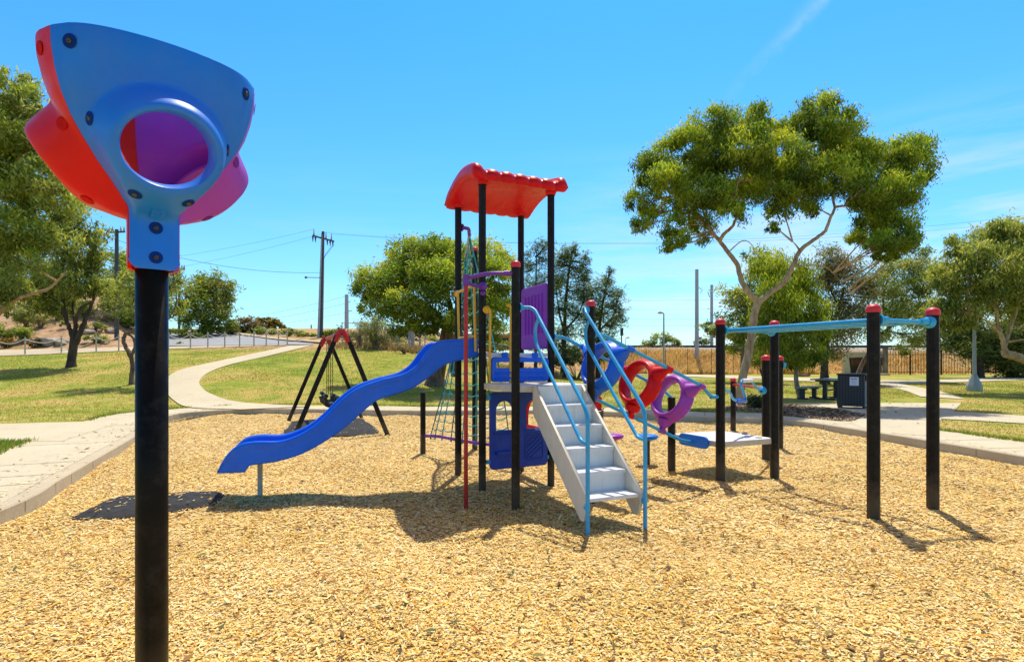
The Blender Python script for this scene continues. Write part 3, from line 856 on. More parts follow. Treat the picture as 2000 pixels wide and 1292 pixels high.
ker = np.ones(7) / 7
zb_s = np.convolve(np.pad(zb_, 3, mode='edge'), ker, 'valid')
zb_ = np.where(ss < bp[-4, 0], zb_s, zb_)
for s, zt, zb in zip(ss, zt_, zb_):
    h = max(0.03, zt - zb); bed = zb + min(0.06, h * 0.35); r = min(1, h / 0.12)
    half = [(SW, zb), (SW + .004, zb + .02 * r), (SW + .002, zb + .4 * h), (SW - .004, zb + .62 * h), (SW + .004, zb + .70 * h), (SW + .010, zt - .035 * r), (SW + .006, zt - .010 * r), (SW - .012, zt), (SW - .045, zt - .006 * r), (SW - .058, zt - .030 * r),
            (SW - .064, zt - .5 * (zt - bed)), (SW - .078, bed + .04 * r), (SW - .11, bed + .008 * r), (SW - .15, bed)]
    row = half + [(-l - .07, z) for l, z in reversed(half)]
    for l, z in row:
        q_ = s_org + sdir * s + snear * l; sv.append((q_.x, q_.y, z))
K = 28
for i in range(len(ss) - 1):
    for k in range(K): sf.append((i * K + k, i * K + (k + 1) % K, (i + 1) * K + (k + 1) % K, (i + 1) * K + k))
sf.append(tuple(range(K))); sf.append(tuple(reversed(range((len(ss) - 1) * K, len(ss) * K))))
sl.add(sv, sf)
so = sl.build('slide', M['blue'], play)
so['label'] = 'blue wavy plastic slide'
leg = G(508, 966); m = MB(); m.tube([at(leg, -.2), at(leg, float(np.interp(2.42, ss, zb_)) + .015)], 0.028, 12); m.build('support_leg', M['fence_post'], so)

# stairs ------------------------------------------------
e1 = (pF - pE).normalized(); out = V((e1.y, -e1.x, 0)); LEF = (pF - pE).length
def st(a, o_, z): return V((pE.x, pE.y, 0)) + e1 * a + out * o_ + UZ * z
stair_root = None
aL, aR = 0.212, 0.772
stairs = MB()
# treads and risers belong to the flight; the flight itself is the risers' board
for k in range(6):
    zt = 1.25 - 0.19 * k; o_ = 0.048 + 0.2 * k
    if k < 6:
        z0 = zt - 0.19
        stairs.box(st((aL + aR) / 2, o_, (zt - .02 + z0) / 2 if k else (zt - .005 + z0) / 2), e1 * ((aR - aL) / 2 - .017), out * .009, UZ * (0.085 if k else .092)) if k < 5 else None
stairs = stairs.build('staircase', M['stair'], play, bevel=0.003)
stairs['label'] = 'white open-string staircase'
for a in (aL, aR):
    extrude2d('stringer', [[(0.0, 1.17), (0.0, 1.235), (0.03, 1.25), (1.095, 0.315), (1.095, 0.23), (1.04, 0.10), (0.985, 0.10), (0.0, 0.96)]], st(a, 0, 0), out, UZ, 0.03, M['stringer'], stairs, 0.003)
for k in range(1, 6):
    zt = 1.25 - 0.19 * k; o_ = 0.048 + 0.2 * k
    m = MB(); m.box(st((aL + aR) / 2, o_ - 0.10, zt - .016), e1 * ((aR - aL) / 2 - .0165), out * .122, UZ * .016)
    for q4 in range(4):
        m.box(st((aL + aR) / 2, o_ - 0.19 + .052 * q4, zt + .0006), e1 * ((aR - aL) / 2 - .05), out * .006, UZ * .0022)
    m.build('tread', M['deck'], stairs, bevel=0.004)
for zz, oo in ((0.26, 1.055), (0.16, 1.03)):
    m = MB(); m.lathe([(0.02, 0), (0.02, .008), (0, .016)], st(aR + .016, oo, zz), e1, 12); m.build('bolt_cap', M['cap_red'], stairs)
RP = 0.019
def flange(p, n, r=.048, mat='pipe_blue'):
    m = MB(); m.lathe([(r, -.004), (r, .010), (r * .55, .022), (r * .5, .045)], p, n, 16)
    m.lathe([(r, -.004), (0, -.004)], p, n, 16)
    return m
for a, pp, sgn in ((0.195, pE, 1), (0.795, pF, -1)):
    s0 = at(pp, 2.06) + e1 * (RT * sgn)
    m = flange(s0, e1 * sgn)
    off_ = a if sgn > 0 else a
    m.tube(bend_path([s0, st(a - .03 * sgn, 0.005, 2.065), st(a, 0.06, 2.03), st(a, 1.116, 1.06), st(a, 1.116, -.25)], .11, 8), RP, 10)
    m.tube(bend_path([st(a, 0.15, 1.95), st(a, 0.06, 1.86), st(a, 0.065, 1.70), st(a, 1.0, .80), st(a, 1.116, .79)], .09, 8), RP * .92, 10)
    m.tube([st(a, 1.09, .24), st(a - .02 * sgn if False else a, 1.116, .24)], .03, 8)
    ho = m.build('handrail', M['pipe_blue'], play)

# fire pole and its arms
fp = V((-.479, 5.91, 0))
m = MB(); m.tube([at(fp, -.2), at(fp, 2.38)], .022, 12); fpo = m.build('fire_pole', M['pole_red'], play)
m = MB()
m.tube(bend_path([at(pE, 2.41) + V((-.04, 0, 0)), at(pE, 2.41) + V((-.3, -.01, .0)), at(fp, 2.36)], .25, 8), .021, 10)
m.tube([at(pE, 2.41) + V((-.03, 0, 0)), at(pE, 2.41) + V((-.12, 0, 0))], .028, 12)
m.tube(bend_path([at(fp, 2.36), at(fp.lerp(pA, .5), 2.34) + V((-.04, 0, 0)), at(pA, 2.37) + V((-.01, -.05, 0))], .2, 8), .019, 10)
m.tube([at(fp, 2.29), at(fp, 2.40)], .034, 12)
m.lathe([(0, -.01), (.05, -.01), (.05, .012), (.028, .03), (.0, .05)], at(pA, 2.37) + V((.01, -.048, 0)), V((.2, -1, 0)), 14)
m.lathe([(0, -.01), (.03, -.01), (.03, .012), (.0, .02)], at(pA, 2.29) + V((.01, -.048, 0)), V((.2, -1, 0)), 12)
m.build('pole_arm', M['purple_pipe'], fpo)

# purple privacy panel between C and D
eCD = (pD - pC).normalized(); LCD = (pD - pC).length
nCD = V((eCD.y, -eCD.x, 0));
pan = extrude2d('privacy_panel', [rrect(0.05, 1.66, LCD - .05, 2.49, .06)], at(pC, 0), eCD, UZ, .05, M['purple'], play, 0.014)
for k in range(3):
    for sd in (-1, 1):
        t = LCD * (.28 + .22 * k)
        m = MB(); m.tube([at(pC + eCD * (t - .05) + nCD * (sd * .022), 2.36), at(pC + eCD * (t - .05) + nCD * (sd * .022), 1.86)], .022, 8); 
        m.tube([at(pC + eCD * (t + .05) + nCD * (sd * .022), 2.36), at(pC + eCD * (t + .05) + nCD * (sd * .022), 1.86)], .022, 8); m.build('rib', M['purple'], pan)

# yellow slide guard between A and B
def ab(t, z, o_=0.0): return pA.lerp(pB, t) - eAC * o_ + UZ * z
m = flange(ab(.97, 2.385, .03), -eAC, .045, 'yellow')
m.tube(bend_path([ab(.97, 2.385, .03), ab(.9, 2.385, .06), ab(.10, 2.40, .06)], .03), .017, 8)
for t in (.82, .13): m.tube([ab(t, 2.385, .06), ab(t, 1.62, .04)], .017, 8)
m.tube([ab(.82, 1.80, .05), ab(.13, 1.80, .05)], .015, 8)
m.build('slide_guard', M['yellow'], play)
def ac(t, z, o_=0.0): return pA.lerp(pC, t) + V((eAC.y, -eAC.x, 0)) * o_ + UZ * z
for t, zt in ((.075, 2.10), (.365, 2.16)):
    m = MB()
    if t < .2: m.lathe([(.045, -.006), (.045, .016), (0, .02)], ac(.03, 2.10, .055), V((eAC.y, -eAC.x, 0)), 14)
    m.tube(bend_path([ac(t - .05, zt, .05), ac(t - .02, zt + .01, .07), ac(t, zt - .04, .07), ac(t, 1.25, .05)], .04), .016, 8)
    m.build('grab_handle', M['yellow'], play)

# blue riser barrier between the decks, and the play counter under the deck
nAC = V((eAC.y, -eAC.x, 0))
def acp(t): return t * LAC
bar = extrude2d('deck_barrier', [rrect(acp(.10), 1.262, acp(.935), 1.555, .05), rrect(acp(.17), 1.425, acp(.865), 1.495, .02)], at(pA, 0) + nAC * .03, eAC, UZ, .06, M['blue'], play, .012)
for t in (.30, .74):
    m = MB(); m.box(ac(t, 1.575, .03), eAC * .035, nAC * .014, UZ * .035); m.lathe([(.012, 0), (.012, .012), (0, .014)], ac(t, 1.585, .044), nAC, 10)
    m.build('fixing_tab', M['blue'], bar, bevel=.008)
m = MB(); m.tube([ac(.15, 1.37, .062), ac(.88, 1.37, .062)], .012, 8); m.tube([ac(.15, 1.31, .062), ac(.88, 1.31, .062)], .012, 8); m.build('moulded_rib', M['blue'], bar)
cnt = extrude2d('counter_panel', [rrect(acp(.10), 0.235, acp(.94), 1.145, .06), arch(acp(.185), .69, acp(.42), 1.035), arch(acp(.62), .69, acp(.855), 1.035)], at(pA, 0), eAC, UZ, .05, M['deep_blue'], play, .012)
m = MB()
for t in (.30, .74):
    for sd in (-1, 1):
        m.tube([ac(t - .15, .665, .03 * sd), ac(t + .15, .665, .03 * sd)], .016, 8)
m.box(ac(.30, .43, .045), eAC * .115, nAC * .03, UZ * .018)
for (x0, z0, x1, z1) in ((.60, .33, .60, .61), (.86, .33, .86, .61), (.60, .61, .86, .61), (.60, .33, .86, .33)):
    m.tube([ac(x0, z0, .026), ac(x1, z1, .026)], .012, 6)
for k in range(7):
    z0 = .30 + k * .055
    a_, b_ = (.62, z0), (.84, z0 + .16)
    c0 = max(a_[1], .345); 
    def clip(z): return a_[0] + (b_[0] - a_[0]) * (z - a_[1]) / (b_[1] - a_[1])
    zl, zh = max(a_[1], .345), min(b_[1], .595)
    if zh - zl > .03: m.tube([ac(clip(zl), zl, .026), ac(clip(zh), zh, .026)], .011, 6)
m.build('moulded_trim', M['deep_blue'], cnt)
for t, z in ((.085, .33), (.085, 1.08), (.955, .33), (.955, 1.08)):
    m = MB(); m.box(ac(t, z, 0), eAC * .03, nAC * .02, UZ * .022); m.build('bracket', M['pipe_blue'], cnt)
redp = extrude2d('window_panel', [rrect(0.06, 0.25, LCD - .06, 1.13, .06), arch(.2, .66, LCD - .2, 1.0)], at(pC, 0), eCD, UZ, .05, M['red'], play, .012)
redp['label'] = 'red panel with arched opening under the deck'

# climbing net
top_net = smooth_path([at(pB, 3.26) + V((.03, .03, 0)), at(pB, 3.26) + V((.12, .10, .0)), V((-.575, 7.62, 3.23)), V((-.585, 7.75, 3.19)), V((-.66, 8.4, 3.17)), V((-.73, 9.0, 3.15)), V((-.68, 9.75, 3.13))], 5)
m = MB(); m.tube(top_net[:14], .024, 10); m.lathe([(.05, -.006), (.05, .014), (0, .02)], at(pB, 3.26) + V((.04, .03, 0)), V((.8, .5, 0)), 14)
net = m.build('climbing_net', M['purple_pipe'], play)
m = MB(); m.tube(top_net[13:], .022, 8); m.build('top_bar', M['grey_rope'], net)
bot_a, bot_b = at(N1, .29), at(pD, .30)
bot_net = smooth_path([bot_a + V((.04, -.02, 0)), bot_a.lerp(bot_b, .18) + UZ * .02, bot_a.lerp(bot_b, .5), bot_a.lerp(bot_b, .97)], 6)
m = MB(); m.tube(bot_net, .024, 10); m.lathe([(.045, 0), (.045, .02), (.024, .03)], bot_a, (bot_b - bot_a), 12)
m.build('bottom_bar', M['purple_pipe'], net)
ropes = []
def along(path, t):
    f = t * (len(path) - 1); i = min(int(f), len(path) - 2); return path[i].lerp(path[i + 1], f - i)
nv = 8; nh = 15
for k in range(nv):
    t = k / (nv - 1)
    a = along(bot_net, .16 + .80 * t); b = along(top_net, .97 - .56 * t)
    mid = a.lerp(b, .42) + V((.05, -.12, 0))
    ropes.append(smooth_path([a, mid, b], 14))
for k, r in enumerate(ropes):
    n_ = len(r); m = MB(); m.tube(r, .0085, 6)
    m.tube([r[0] - UZ * .05, r[0] + UZ * .02], .014, 8)
    m.build('net_rope', M['rope'] if k % 3 else M['rope_dark'], net)
for j in range(1, nh):
    t = (j / nh) ** 1.05
    m = MB(); pts = []
    for k in range(nv - 1):
        a, b = along(ropes[k], t), along(ropes[k + 1], t)
        for s_ in range(4):
            f = s_ / 4; q_ = a.lerp(b, f); q_ = q_ - UZ * (.035 * math.sin(math.pi * f) + .01); pts.append(q_)
    pts.append(along(ropes[-1], t)); m.tube(pts, .0085, 6); m.build('net_rope', M['rope'], net)

# ring tunnel
R1 = bend_path([at(pF, 1.80) + eAC * .03, at(pF, 1.79) + eAC * .13 + V((.04, .02, 0)), at(P1, 1.09).lerp(at(pF, 1.79), .16) , at(P1, 1.06) - eAC * .16, at(P1, 1.06) - eAC * .04], .2, 8)
R2 = bend_path([at(pC, 1.81) + eAC * .03, at(pC, 1.81) + eAC * .17, at(pL, 1.06).lerp(at(pC, 1.80), .10), at(pL, .99)], .22, 8)
midF, midP = pF.lerp(pC, .46), P1.lerp(pL, .50)
R3 = bend_path([at(midF, 1.17) - eAC * .02, at(midF, 1.17) + eAC * .08, at(midP, .47) - eAC * .25, at(midP, .43) - eAC * .05], .15, 8)
for r, p0, n0 in ((R1, at(pF, 1.80) + eAC * .035, eAC), (R2, at(pC, 1.81) + eAC * .035, eAC), (R3, None, None)):
    m = MB() if p0 is None else flange(p0, n0, .05)
    m.tube(r, .021, 10)
    if r is R1:
        for k in range(5): m.lathe([(.022, -.012), (.028, 0), (.022, .012)], at(P1, 1.06) - eAC * (.06 + k * .025), eAC, 10)
    m.build('tunnel_rail', M['pipe_blue'], play)
ePl = (P1 - pL).normalized()
extrude2d('rail_plate', [rrect(-.30, -.075, .25, .085, .07)], at(midP, .445) - eAC * .045, -ePl, UZ, .03, M['funnel_blue'], play, .006)
c0_, c1_ = at(midF, 1.55), at(midP, .83)
tdir = (at(midP, .43) - at(midF, 1.17)).normalized()
side = V((tdir.y, -tdir.x, 0)).normalized(); upn = side.cross(tdir)
if upn.z < 0: upn = -upn
line0 = at(midF, 1.17)
for tt, mat in ((.15, 'blue'), (.445, 'red'), (.715, 'mauve')):
    base = line0 + tdir * (tt * (at(midP, .43) - line0).length)
    ctr = base + upn * .415
    prof = [(0.229, -0.084), (0.242, -0.098), (0.267, -0.096), (0.283, -0.080), (0.291, -0.056), (0.315, -0.032), (0.330, 0.000), (0.335, 0.032), (0.326, 0.060), (0.306, 0.080), (0.295, 0.094), (0.267, 0.100), (0.241, 0.094), (0.225, 0.064), (0.219, 0.000)]
    m = MB(); m.lathe(prof, ctr, tdir, 48, True, side, close=True)
    for k in range(48):
        if k % 1 == 0:
            a = 2 * math.pi * k / 48
            d_ = side * math.cos(a) + upn * math.sin(a)
            m.lathe([(.009, 0), (.007, .006), (0, .007)], ctr + d_ * .254 - tdir * .097, -tdir, 6)
    ro_ = m.build('tunnel_ring', M[mat], play)
    for rail in (R1, R2, R3):
        best = min(rail, key=lambda q_: abs((q_ - ctr).dot(tdir)))
        # exact crossing of the rail with the ring plane
        for q0, q1 in zip(rail[:-1], rail[1:]):
            d0, d1 = (q0 - ctr).dot(tdir), (q1 - ctr).dot(tdir)
            if d0 * d1 <= 0 and abs(d0 - d1) > 1e-6: best = q0.lerp(q1, d0 / (d0 - d1))
        d_ = (best - ctr); L = d_.length; d_ = d_.normalized()
        m = MB(); m.tube([ctr + d_ * .30, ctr + d_ * .365, ctr + d_ * (L - .05), ctr + d_ * (L + .012)], [.105, .080, .042, .032], 12)
        m.tube([best - tdir * .045, best + tdir * .045], .034, 12)
        m.build('clamp', M[mat], ro_)

# overhead ladder
e12 = (P2 - P1).normalized(); L12 = (P2 - P1).length; e13 = (P3 - P1).normalized()
zl = 1.895
m = MB()
for a, b in ((P1, P2), (P3, P4)):
    m.tube([at(a, zl) + e12 * .05, at(b, zl) - e12 * .05], .021, 12)
    for p, s_ in ((a, 1), (b, -1)):
        m.tube([at(p, zl) + e12 * (.05 * s_), at(p, zl) + e12 * (.20 * s_)], .031, 12)
        m.lathe([(.062, -.008), (.062, .012), (.034, .03)], at(p, zl) + e12 * (.055 * s_), e12 * s_, 16)
        m.lathe([(.062, -.008), (0, -.008)], at(p, zl) + e12 * (.055 * s_), e12 * s_, 16)
lad = None
for f in (.17, .83):
    a, b = at(P1.lerp(P2, f), zl + .005), at(P3.lerp(P4, f), zl + .005)
    m.tube([a, b], .026, 12)
    for q_ in (a, b):
        m.tube([q_ - e12 * .03, q_ + e12 * .03], .034, 12)
lad = m.build('overhead_ladder', M['pipe_blue'], play)
for k in range(1, 7):
    t = k / 7; m = MB(); a, b = P1.lerp(P3, t), P2.lerp(P4, t)
    m.tube([at(a.lerp(b, .17), zl - .004), at(a.lerp(b, .83), zl - .004)], .017, 10); m.build('rung', M['pipe_blue'], lad)

# pedal crank and roll bar
cp = [(1415, 761.5), (1423, 763), (1428, 770), (1431, 778), (1438, 782), (1455, 782), (1456, 776), (1447, 749), (1449, 743), (1468, 742.5), (1473, 751), (1479, 758.5), (1491, 761)]
cpts = [P(x, y, 7.25 + 1.47 * (x - 1415) / 76) for x, y in cp]
m = MB(); m.tube(bend_path([at(P1, 1.135) + V((.04, .03, 0))] + cpts, .05, 5), .017, 10); m.lathe([(0, -.01), (.065, -.01), (.065, .01), (.03, .03)], at(Q1, 1.06) + V((-.07, -.03, 0)), V((-1, -.6, 0)), 16)
ck = m.build('hand_crank', M['pipe_blue'], play)
m = MB(); m.tube([cpts[4], cpts[5]], .028, 10); m.build('grip', M['blue'], ck)
m = MB(); m.tube([cpts[8], cpts[9]], .028, 10); m.build('grip', M['paper'], ck)
m = MB(); m.tube([at(QS, 1.0), at(Q2, 1.0)], .022, 10); m.tube([at(QS, 1.0), at(QS, 1.0).lerp(at(Q2, 1.0), .06)], .034, 10); m.build('roll_bar', M['pole_red'], play)
m = flange(at(Q2, 1.44) + V((.055, -.03, 0)), V((1, -.3, 0)), .06); m.build('bracket', M['pipe_blue'], play)

# ------------------------------------------------------------------ foreground ball funnel
FO = V((-1.443, 2.28, 0))
fun = thing('ball_funnel', 'blue, red and purple plastic ball funnel on a tall black pole in front', 'ball funnel', FO)
m = MB(); m.lathe([(0, -.3), (.0575, -.3), (.0575, 2.12), (0, 2.12)], FO, UZ, 40); po = m.build('pole', M['black_pole'], fun)
for f in po.data.polygons: f.use_smooth = abs(f.normal.z) < .5
OUT = [(h_ * 1.04, w_ * .84) for h_, w_ in [(0.0, .090), (.02, .094), (.10, .094), (.205, .094), (.235, .102), (.27, .132), (.31, .172), (.36, .222), (.42, .272), (.48, .312), (.55, .345), (.62, .366), (.69, .378), (.745, .380)]]
HT = .775
def s_e(h): return float(np.interp(h, [a for a, b in OUT], [b for a, b in OUT]))
Z0 = 1.862
HC, RH, RV = 0.452, .158, .121
def fp3(s, h, n, t):
    se = s_e(max(0, min(HT, h)))
    x = min(1.0, abs(s) / se)
    bul = .022 + .085 * float(sstep(.22, .62, h)) + .03 * float(sstep(.5, .77, h))
    d = .577 * se + bul * (.55 * (1 - x ** 2) + .45 * (1 - x ** 7))
    rr = math.hypot(s / RH, (h - HC) / RV)
    below = max(0.0, min(1.0, (HC - h) / .2))
    wdt = (.50 + .80 * below)
    e = 1 - float(sstep(0.03, wdt, rr - 1))
    # keep the panel edges where the neighbours meet
    e *= float(1 - sstep(.80, 1.0, x)) * float(sstep(.10, .26, h)) if rr > 1.02 else 1
    q_ = FO + n * (d + .118 * e) + t * s + UZ * (Z0 + h - .055 * e)
    return q_
def panel(ang, mat):
    n = V((.675, -.738, 0)).normalized(); n = Matrix.Rotation(ang, 3, 'Z') @ n
    t = V((-n.y, n.x, 0))
    edge = []
    hs = np.linspace(0.03, HT - .03, 60)
    right = [(.052, .0), (.068, .006), (.077, .02)] + [(s_e(h) + .005, h) for h in hs] + [(s_e(HT) + .005, HT - .004), (s_e(HT) - .004, HT)]
    topl = [(s_, HT) for s_ in np.linspace(.28, -.28, 31)]
    loop = right + topl + [(-a, b) for a, b in reversed(right)] + [(s_, 0.0) for s_ in np.linspace(-.042, .042, 7)]
    Nn = len(loop); R = 22; vs = []; fs = []
    for r in range(R + 1):
        f = (r / R) ** 1.5
        for (s, h) in loop:
            a = math.atan2((h - HC) / RV, s / RH)
            hs_, hh = RH * math.cos(a), HC + RV * math.sin(a)
            vs.append(fp3(hs_ + (s - hs_) * f, hh + (h - hh) * f, n, t))
    # lip turned inwards
    ctr = FO
    lip = []
    for dd in (.012, .045, .075):
        for (s, h) in loop:
            a = math.atan2((h - HC) / RV, s / RH)
            q_ = fp3(RH * math.cos(a), HC + RV * math.sin(a), n, t)
            k = .985 if dd < .02 else .965
            q2 = fp3(RH * k * math.cos(a), HC + RV * k * math.sin(a), n, t)
            q2 = V((q2.x, q2.y, q2.z)) - n * dd + UZ * (dd * .3)
            lip.append(q2)
    base = len(vs); vs += lip
    for r in range(R):
        for k in range(Nn):
            fs.append((r * Nn + k, r * Nn + (k + 1) % Nn, (r + 1) * Nn + (k + 1) % Nn, (r + 1) * Nn + k))
    prev = 0
    for li in range(3):
        b2 = base + li * Nn
        for k in range(Nn): fs.append((b2 + k, b2 + (k + 1) % Nn, prev + (k + 1) % Nn, prev + k))
        prev = b2
    # top edge: a small rolled return
    m = MB(); m.add(vs, fs)
    me_o = m.build('funnel_panel', M[mat], fun)
    s_ = me_o.modifiers.new('solid', 'SOLIDIFY'); s_.thickness = .016; s_.offset = 0
    b_ = me_o.modifiers.new('bevel', 'BEVEL'); b_.width = .005; b_.segments = 2; b_.limit_method = 'ANGLE'; b_.angle_limit = math.radians(50)
    # bolts in dished recesses, whose shade is painted as darker plastic
    for (s, h) in ([(sg * (s_e(hh) - .042), hh) for hh in (.715, .49, .30) for sg in (-1, 1)] + [(0, .160), (0, .045)]):
        q_ = fp3(s, h, n, t); qa = fp3(s + .004, h, n, t); qb = fp3(s, h + .004, n, t)
        nn = (qa - q_).cross(qb - q_).normalized()
        if nn.dot(n) < 0: nn = -nn
        d = MB(); d.lathe([(.024, .001), (.021, .003), (.012, .0015), (0.0, .001)], q_ + nn * .0085, nn, 20)
        do_ = d.build('bolt_recess', M['recess_' + mat], me_o)
        if mat != 'funnel_blue': continue
        d = MB(); d.lathe([(.0085, .0), (.0085, .005), (.004, .006), (.0035, .003), (0, .003)], q_ + nn * .009, nn, 12); d.build('bolt', M['bolt'], me_o)
    return me_o, n, t
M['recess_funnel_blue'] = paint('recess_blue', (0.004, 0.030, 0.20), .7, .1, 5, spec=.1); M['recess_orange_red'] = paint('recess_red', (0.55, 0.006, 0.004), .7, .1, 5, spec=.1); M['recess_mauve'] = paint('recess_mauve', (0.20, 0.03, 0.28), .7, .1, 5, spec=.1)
fb, n_b, t_b = panel(0, 'funnel_blue'); fb['label'] = 'blue front panel with round opening'
fr, _, _ = panel(math.radians(-120), 'orange_red'); fr['label'] = 'red side panel of the funnel'
fpu, _, _ = panel(math.radians(120), 'mauve'); fpu['label'] = 'purple side panel of the funnel'
m = MB(); m.lathe([(.0575, .004), (.068, .010)], at(FO, Z0), UZ, 24); m.build('collar', M['recess_orange_red'], fun)
# moulded square emblem on the neck
def nk(a, b, d): return fp3(a, .222 + b, n_b, t_b) + n_b * (.015 + d) - UZ * .004
m = MB(); W = .024
m.add([nk(-W, -W, .003), nk(W, -W, .003), nk(W, W, .003), nk(-W, W, .003)], [(0, 1, 2, 3)], False)
for k in range(16):
    a, b = 2 * math.pi * k / 16, 2 * math.pi * (k + 1) / 16
    m.tube([nk(.017 * math.cos(a), .017 * math.sin(a), .009), nk(.017 * math.cos(b), .017 * math.sin(b), .009)], .0022, 6)
for a, b in (((-.011, -.011), (-.011, .011)), ((-.011, .011), (.011, -.011)), ((.011, -.011), (.011, .011))):
    m.tube([nk(a[0], a[1], .010), nk(b[0], b[1], .010)], .0024, 6)
m.build('emblem', M['funnel_blue'], fb)

# ------------------------------------------------------------------ stepping pods, post, rider
def pod(px, py, ztop, mat, label):
    p = G(px, py); r = thing('stepping_pod', label, 'stepping pod', p, 'stepping pods behind the stairs')
    m = MB(); m.lathe([(0, -.2), (.05, -.2), (.05, ztop - .05), (0, ztop - .05)], p, UZ, 8, False); m.build('post', M['black'], r)
    m = MB(); m.lathe([(0, -.055), (.08, -.05), (.15, -.025), (.17, 0), (.168, .02), (.14, .035), (0, .04)], at(p, ztop - .03), UZ, 24); m.build('step', M[mat], r)
pod(1263, 901, .40, 'funnel_blue', 'round blue stepping pod on a short black post')
pod(1196, 898, .39, 'mauve', 'round purple stepping pod on a short black post')
p = G(1144, 816); ap = thing('handle_post', 'slim black post with red ball top and ring handle, seen beside the tower', 'handle post', p)
m = MB(); m.lathe([(0, -.2), (.048, -.2), (.048, 1.5), (0, 1.5)], p, UZ, 8, False); m.build('post', M['black'], ap)
m = MB(); m.lathe([(.02, -.07)] + [(.075 * math.cos(math.radians(k)), .075 * math.sin(math.radians(k))) for k in range(-60, 90, 15)] + [(0, .075)], at(p, 1.56), UZ, 16); m.build('cap', M['cap_red'], ap)
m = MB(); cc = at(p, 1.11) + V((-.09, -.02, 0)); m.tube([cc + V((.085 * math.cos(a), 0, .095 * math.sin(a))) for a in np.linspace(.5, 2 * math.pi - .5, 20)], .013, 8); m.build('ring_handle', M['dark'], ap)
p = G(1172, 817); sr = thing('spring_rider', 'small red spring rider with yellow handle, half hidden behind a post', 'spring rider', p)
m = MB(); m.tube([at(p, .02) + V((.09 * math.cos(a), .09 * math.sin(a), a * .0095)) for a in np.linspace(0, 8 * math.pi, 90)], .014, 8); m.build('spring', M['dark'], sr)
extrude2d('body', [[(-.16, .24), (.02, .22), (.03, .55), (-.02, .60), (-.12, .58), (-.17, .45)]], p, (1, .2, 0), UZ, .16, M['red'], sr, .02)
m = MB(); m.tube(bend_path([at(p, .5), at(p, .52) + V((.10, 0, .02)), at(p, .70) + V((.16, 0, 0)), at(p, .80) + V((.10, .02, 0))], .06), .014, 8); m.tube(bend_path([at(p, .30), at(p, .30) + V((.14, 0, -.02)), at(p, .38) + V((.22, 0, 0))], .05), .014, 8); m.build('handle', M['yellow'], sr)

# ------------------------------------------------------------------ swing set
sa, sb = V((-3.44, 11.5, 0)), V((-4.87, 14.9, 0)); sp_ = V((.92, .39, 0)).normalized()
sw = thing('swing_set', 'black A-frame swing set with red top brackets, beyond the slide', 'swing set', sa.lerp(sb, .5))
ZB = 2.12
for q_ in (sa, sb):
    for sg in (-1, 1):
        m = MB(); m.tube([at(q_ + sp_ * (.95 * sg), -.1), at(q_ + sp_ * (.10 * sg), ZB - .10)], .048, 12); m.build('frame_leg', M['black'], sw)
    d0 = V((sp_.x * .42, sp_.y * .42, -.9)).normalized()
    m = MB()
    for sg in (-1, 1):
        d1 = V((sp_.x * .85 * sg, sp_.y * .85 * sg, -(ZB - .0))).normalized()
        m.tube([at(q_, ZB + .02), at(q_, ZB + .02) + V((sp_.x * .075 * sg, sp_.y * .075 * sg, -.10)), at(q_, ZB + .02) + V((sp_.x * .135 * sg, sp_.y * .135 * sg, -.24))], [.062, .064, .056], 6, smooth=False)
    m.build('corner_bracket', M['pole_red'], sw)
m = MB(); m.tube([at(sa, ZB - .03), at(sb, ZB - .03)], .045, 12); m.build('top_beam', M['pole_red'], sw)
for t0, t1 in ((.52, .66), (.80, .94)):
    a, b = sa.lerp(sb, t0), sa.lerp(sb, t1); c = a.lerp(b, .5)
    m = MB()
    m.tube([at(c - (b - a) * .42 + sp_ * s_ * .02, z_) for z_, s_ in ((.62, -7), (.50, -6), (.46, 0), (.50, 6), (.62, 7))], .06, 8)
    m.tube([at(c + (b - a) * .42 + sp_ * s_ * .02, z_) for z_, s_ in ((.62, -7), (.50, -6), (.46, 0), (.50, 6), (.62, 7))], .06, 8)
    m.tube([at(a, .66) + sp_ * .14, at(b, .66) + sp_ * .13], .035, 8); m.tube([at(a, .70) - sp_ * .14, at(b, .70) - sp_ * .13], .05, 8)
    m.tube([at(a, .46), at(b, .46)], .08, 8)
    sw_o = m.build('swing_seat', M['dark'], sw)
    for e_ in (a, b):
        m = MB(); zz = .68; k = 0
        while zz < ZB - .1:
            ax = V((1, 0, 0)) if k % 2 else V((0, 1, 0))
            m.tube([at(e_, zz + .028) + ax * .012 * math.cos(q2) + UZ * .03 * math.sin(q2) for q2 in np.linspace(0, 2 * math.pi, 7)], .0055, 5, caps=False)
            zz += .046; k += 1
        m.build('chain', M['bolt'], sw_o)
SKY_TINT = (1.0, 1.0, 1.0)
CLOUD = (6.0, 6.4, 6.8)
# ------------------------------------------------------------------ trees
def rand_dirs(n):
    v = RNG.normal(0, 1, (n, 3)); return v / np.linalg.norm(v, axis=1)[:, None]

DENS = 5.4; LTOT = [0]
def leaf_quads(c, d, L, W):
    """kite-shaped leaves: centre, direction, length, width"""
    n = len(c)
    s = np.cross(d, rand_dirs(n)); s /= np.maximum(np.linalg.norm(s, axis=1), 1e-6)[:, None]
    L = L[:, None]; W = W[:, None]
    return np.stack([c - d * L * .5, c - d * L * .08 + s * W * .5, c + d * L * .5, c - d * L * .08 - s * W * .5], 1).reshape(-1, 3)

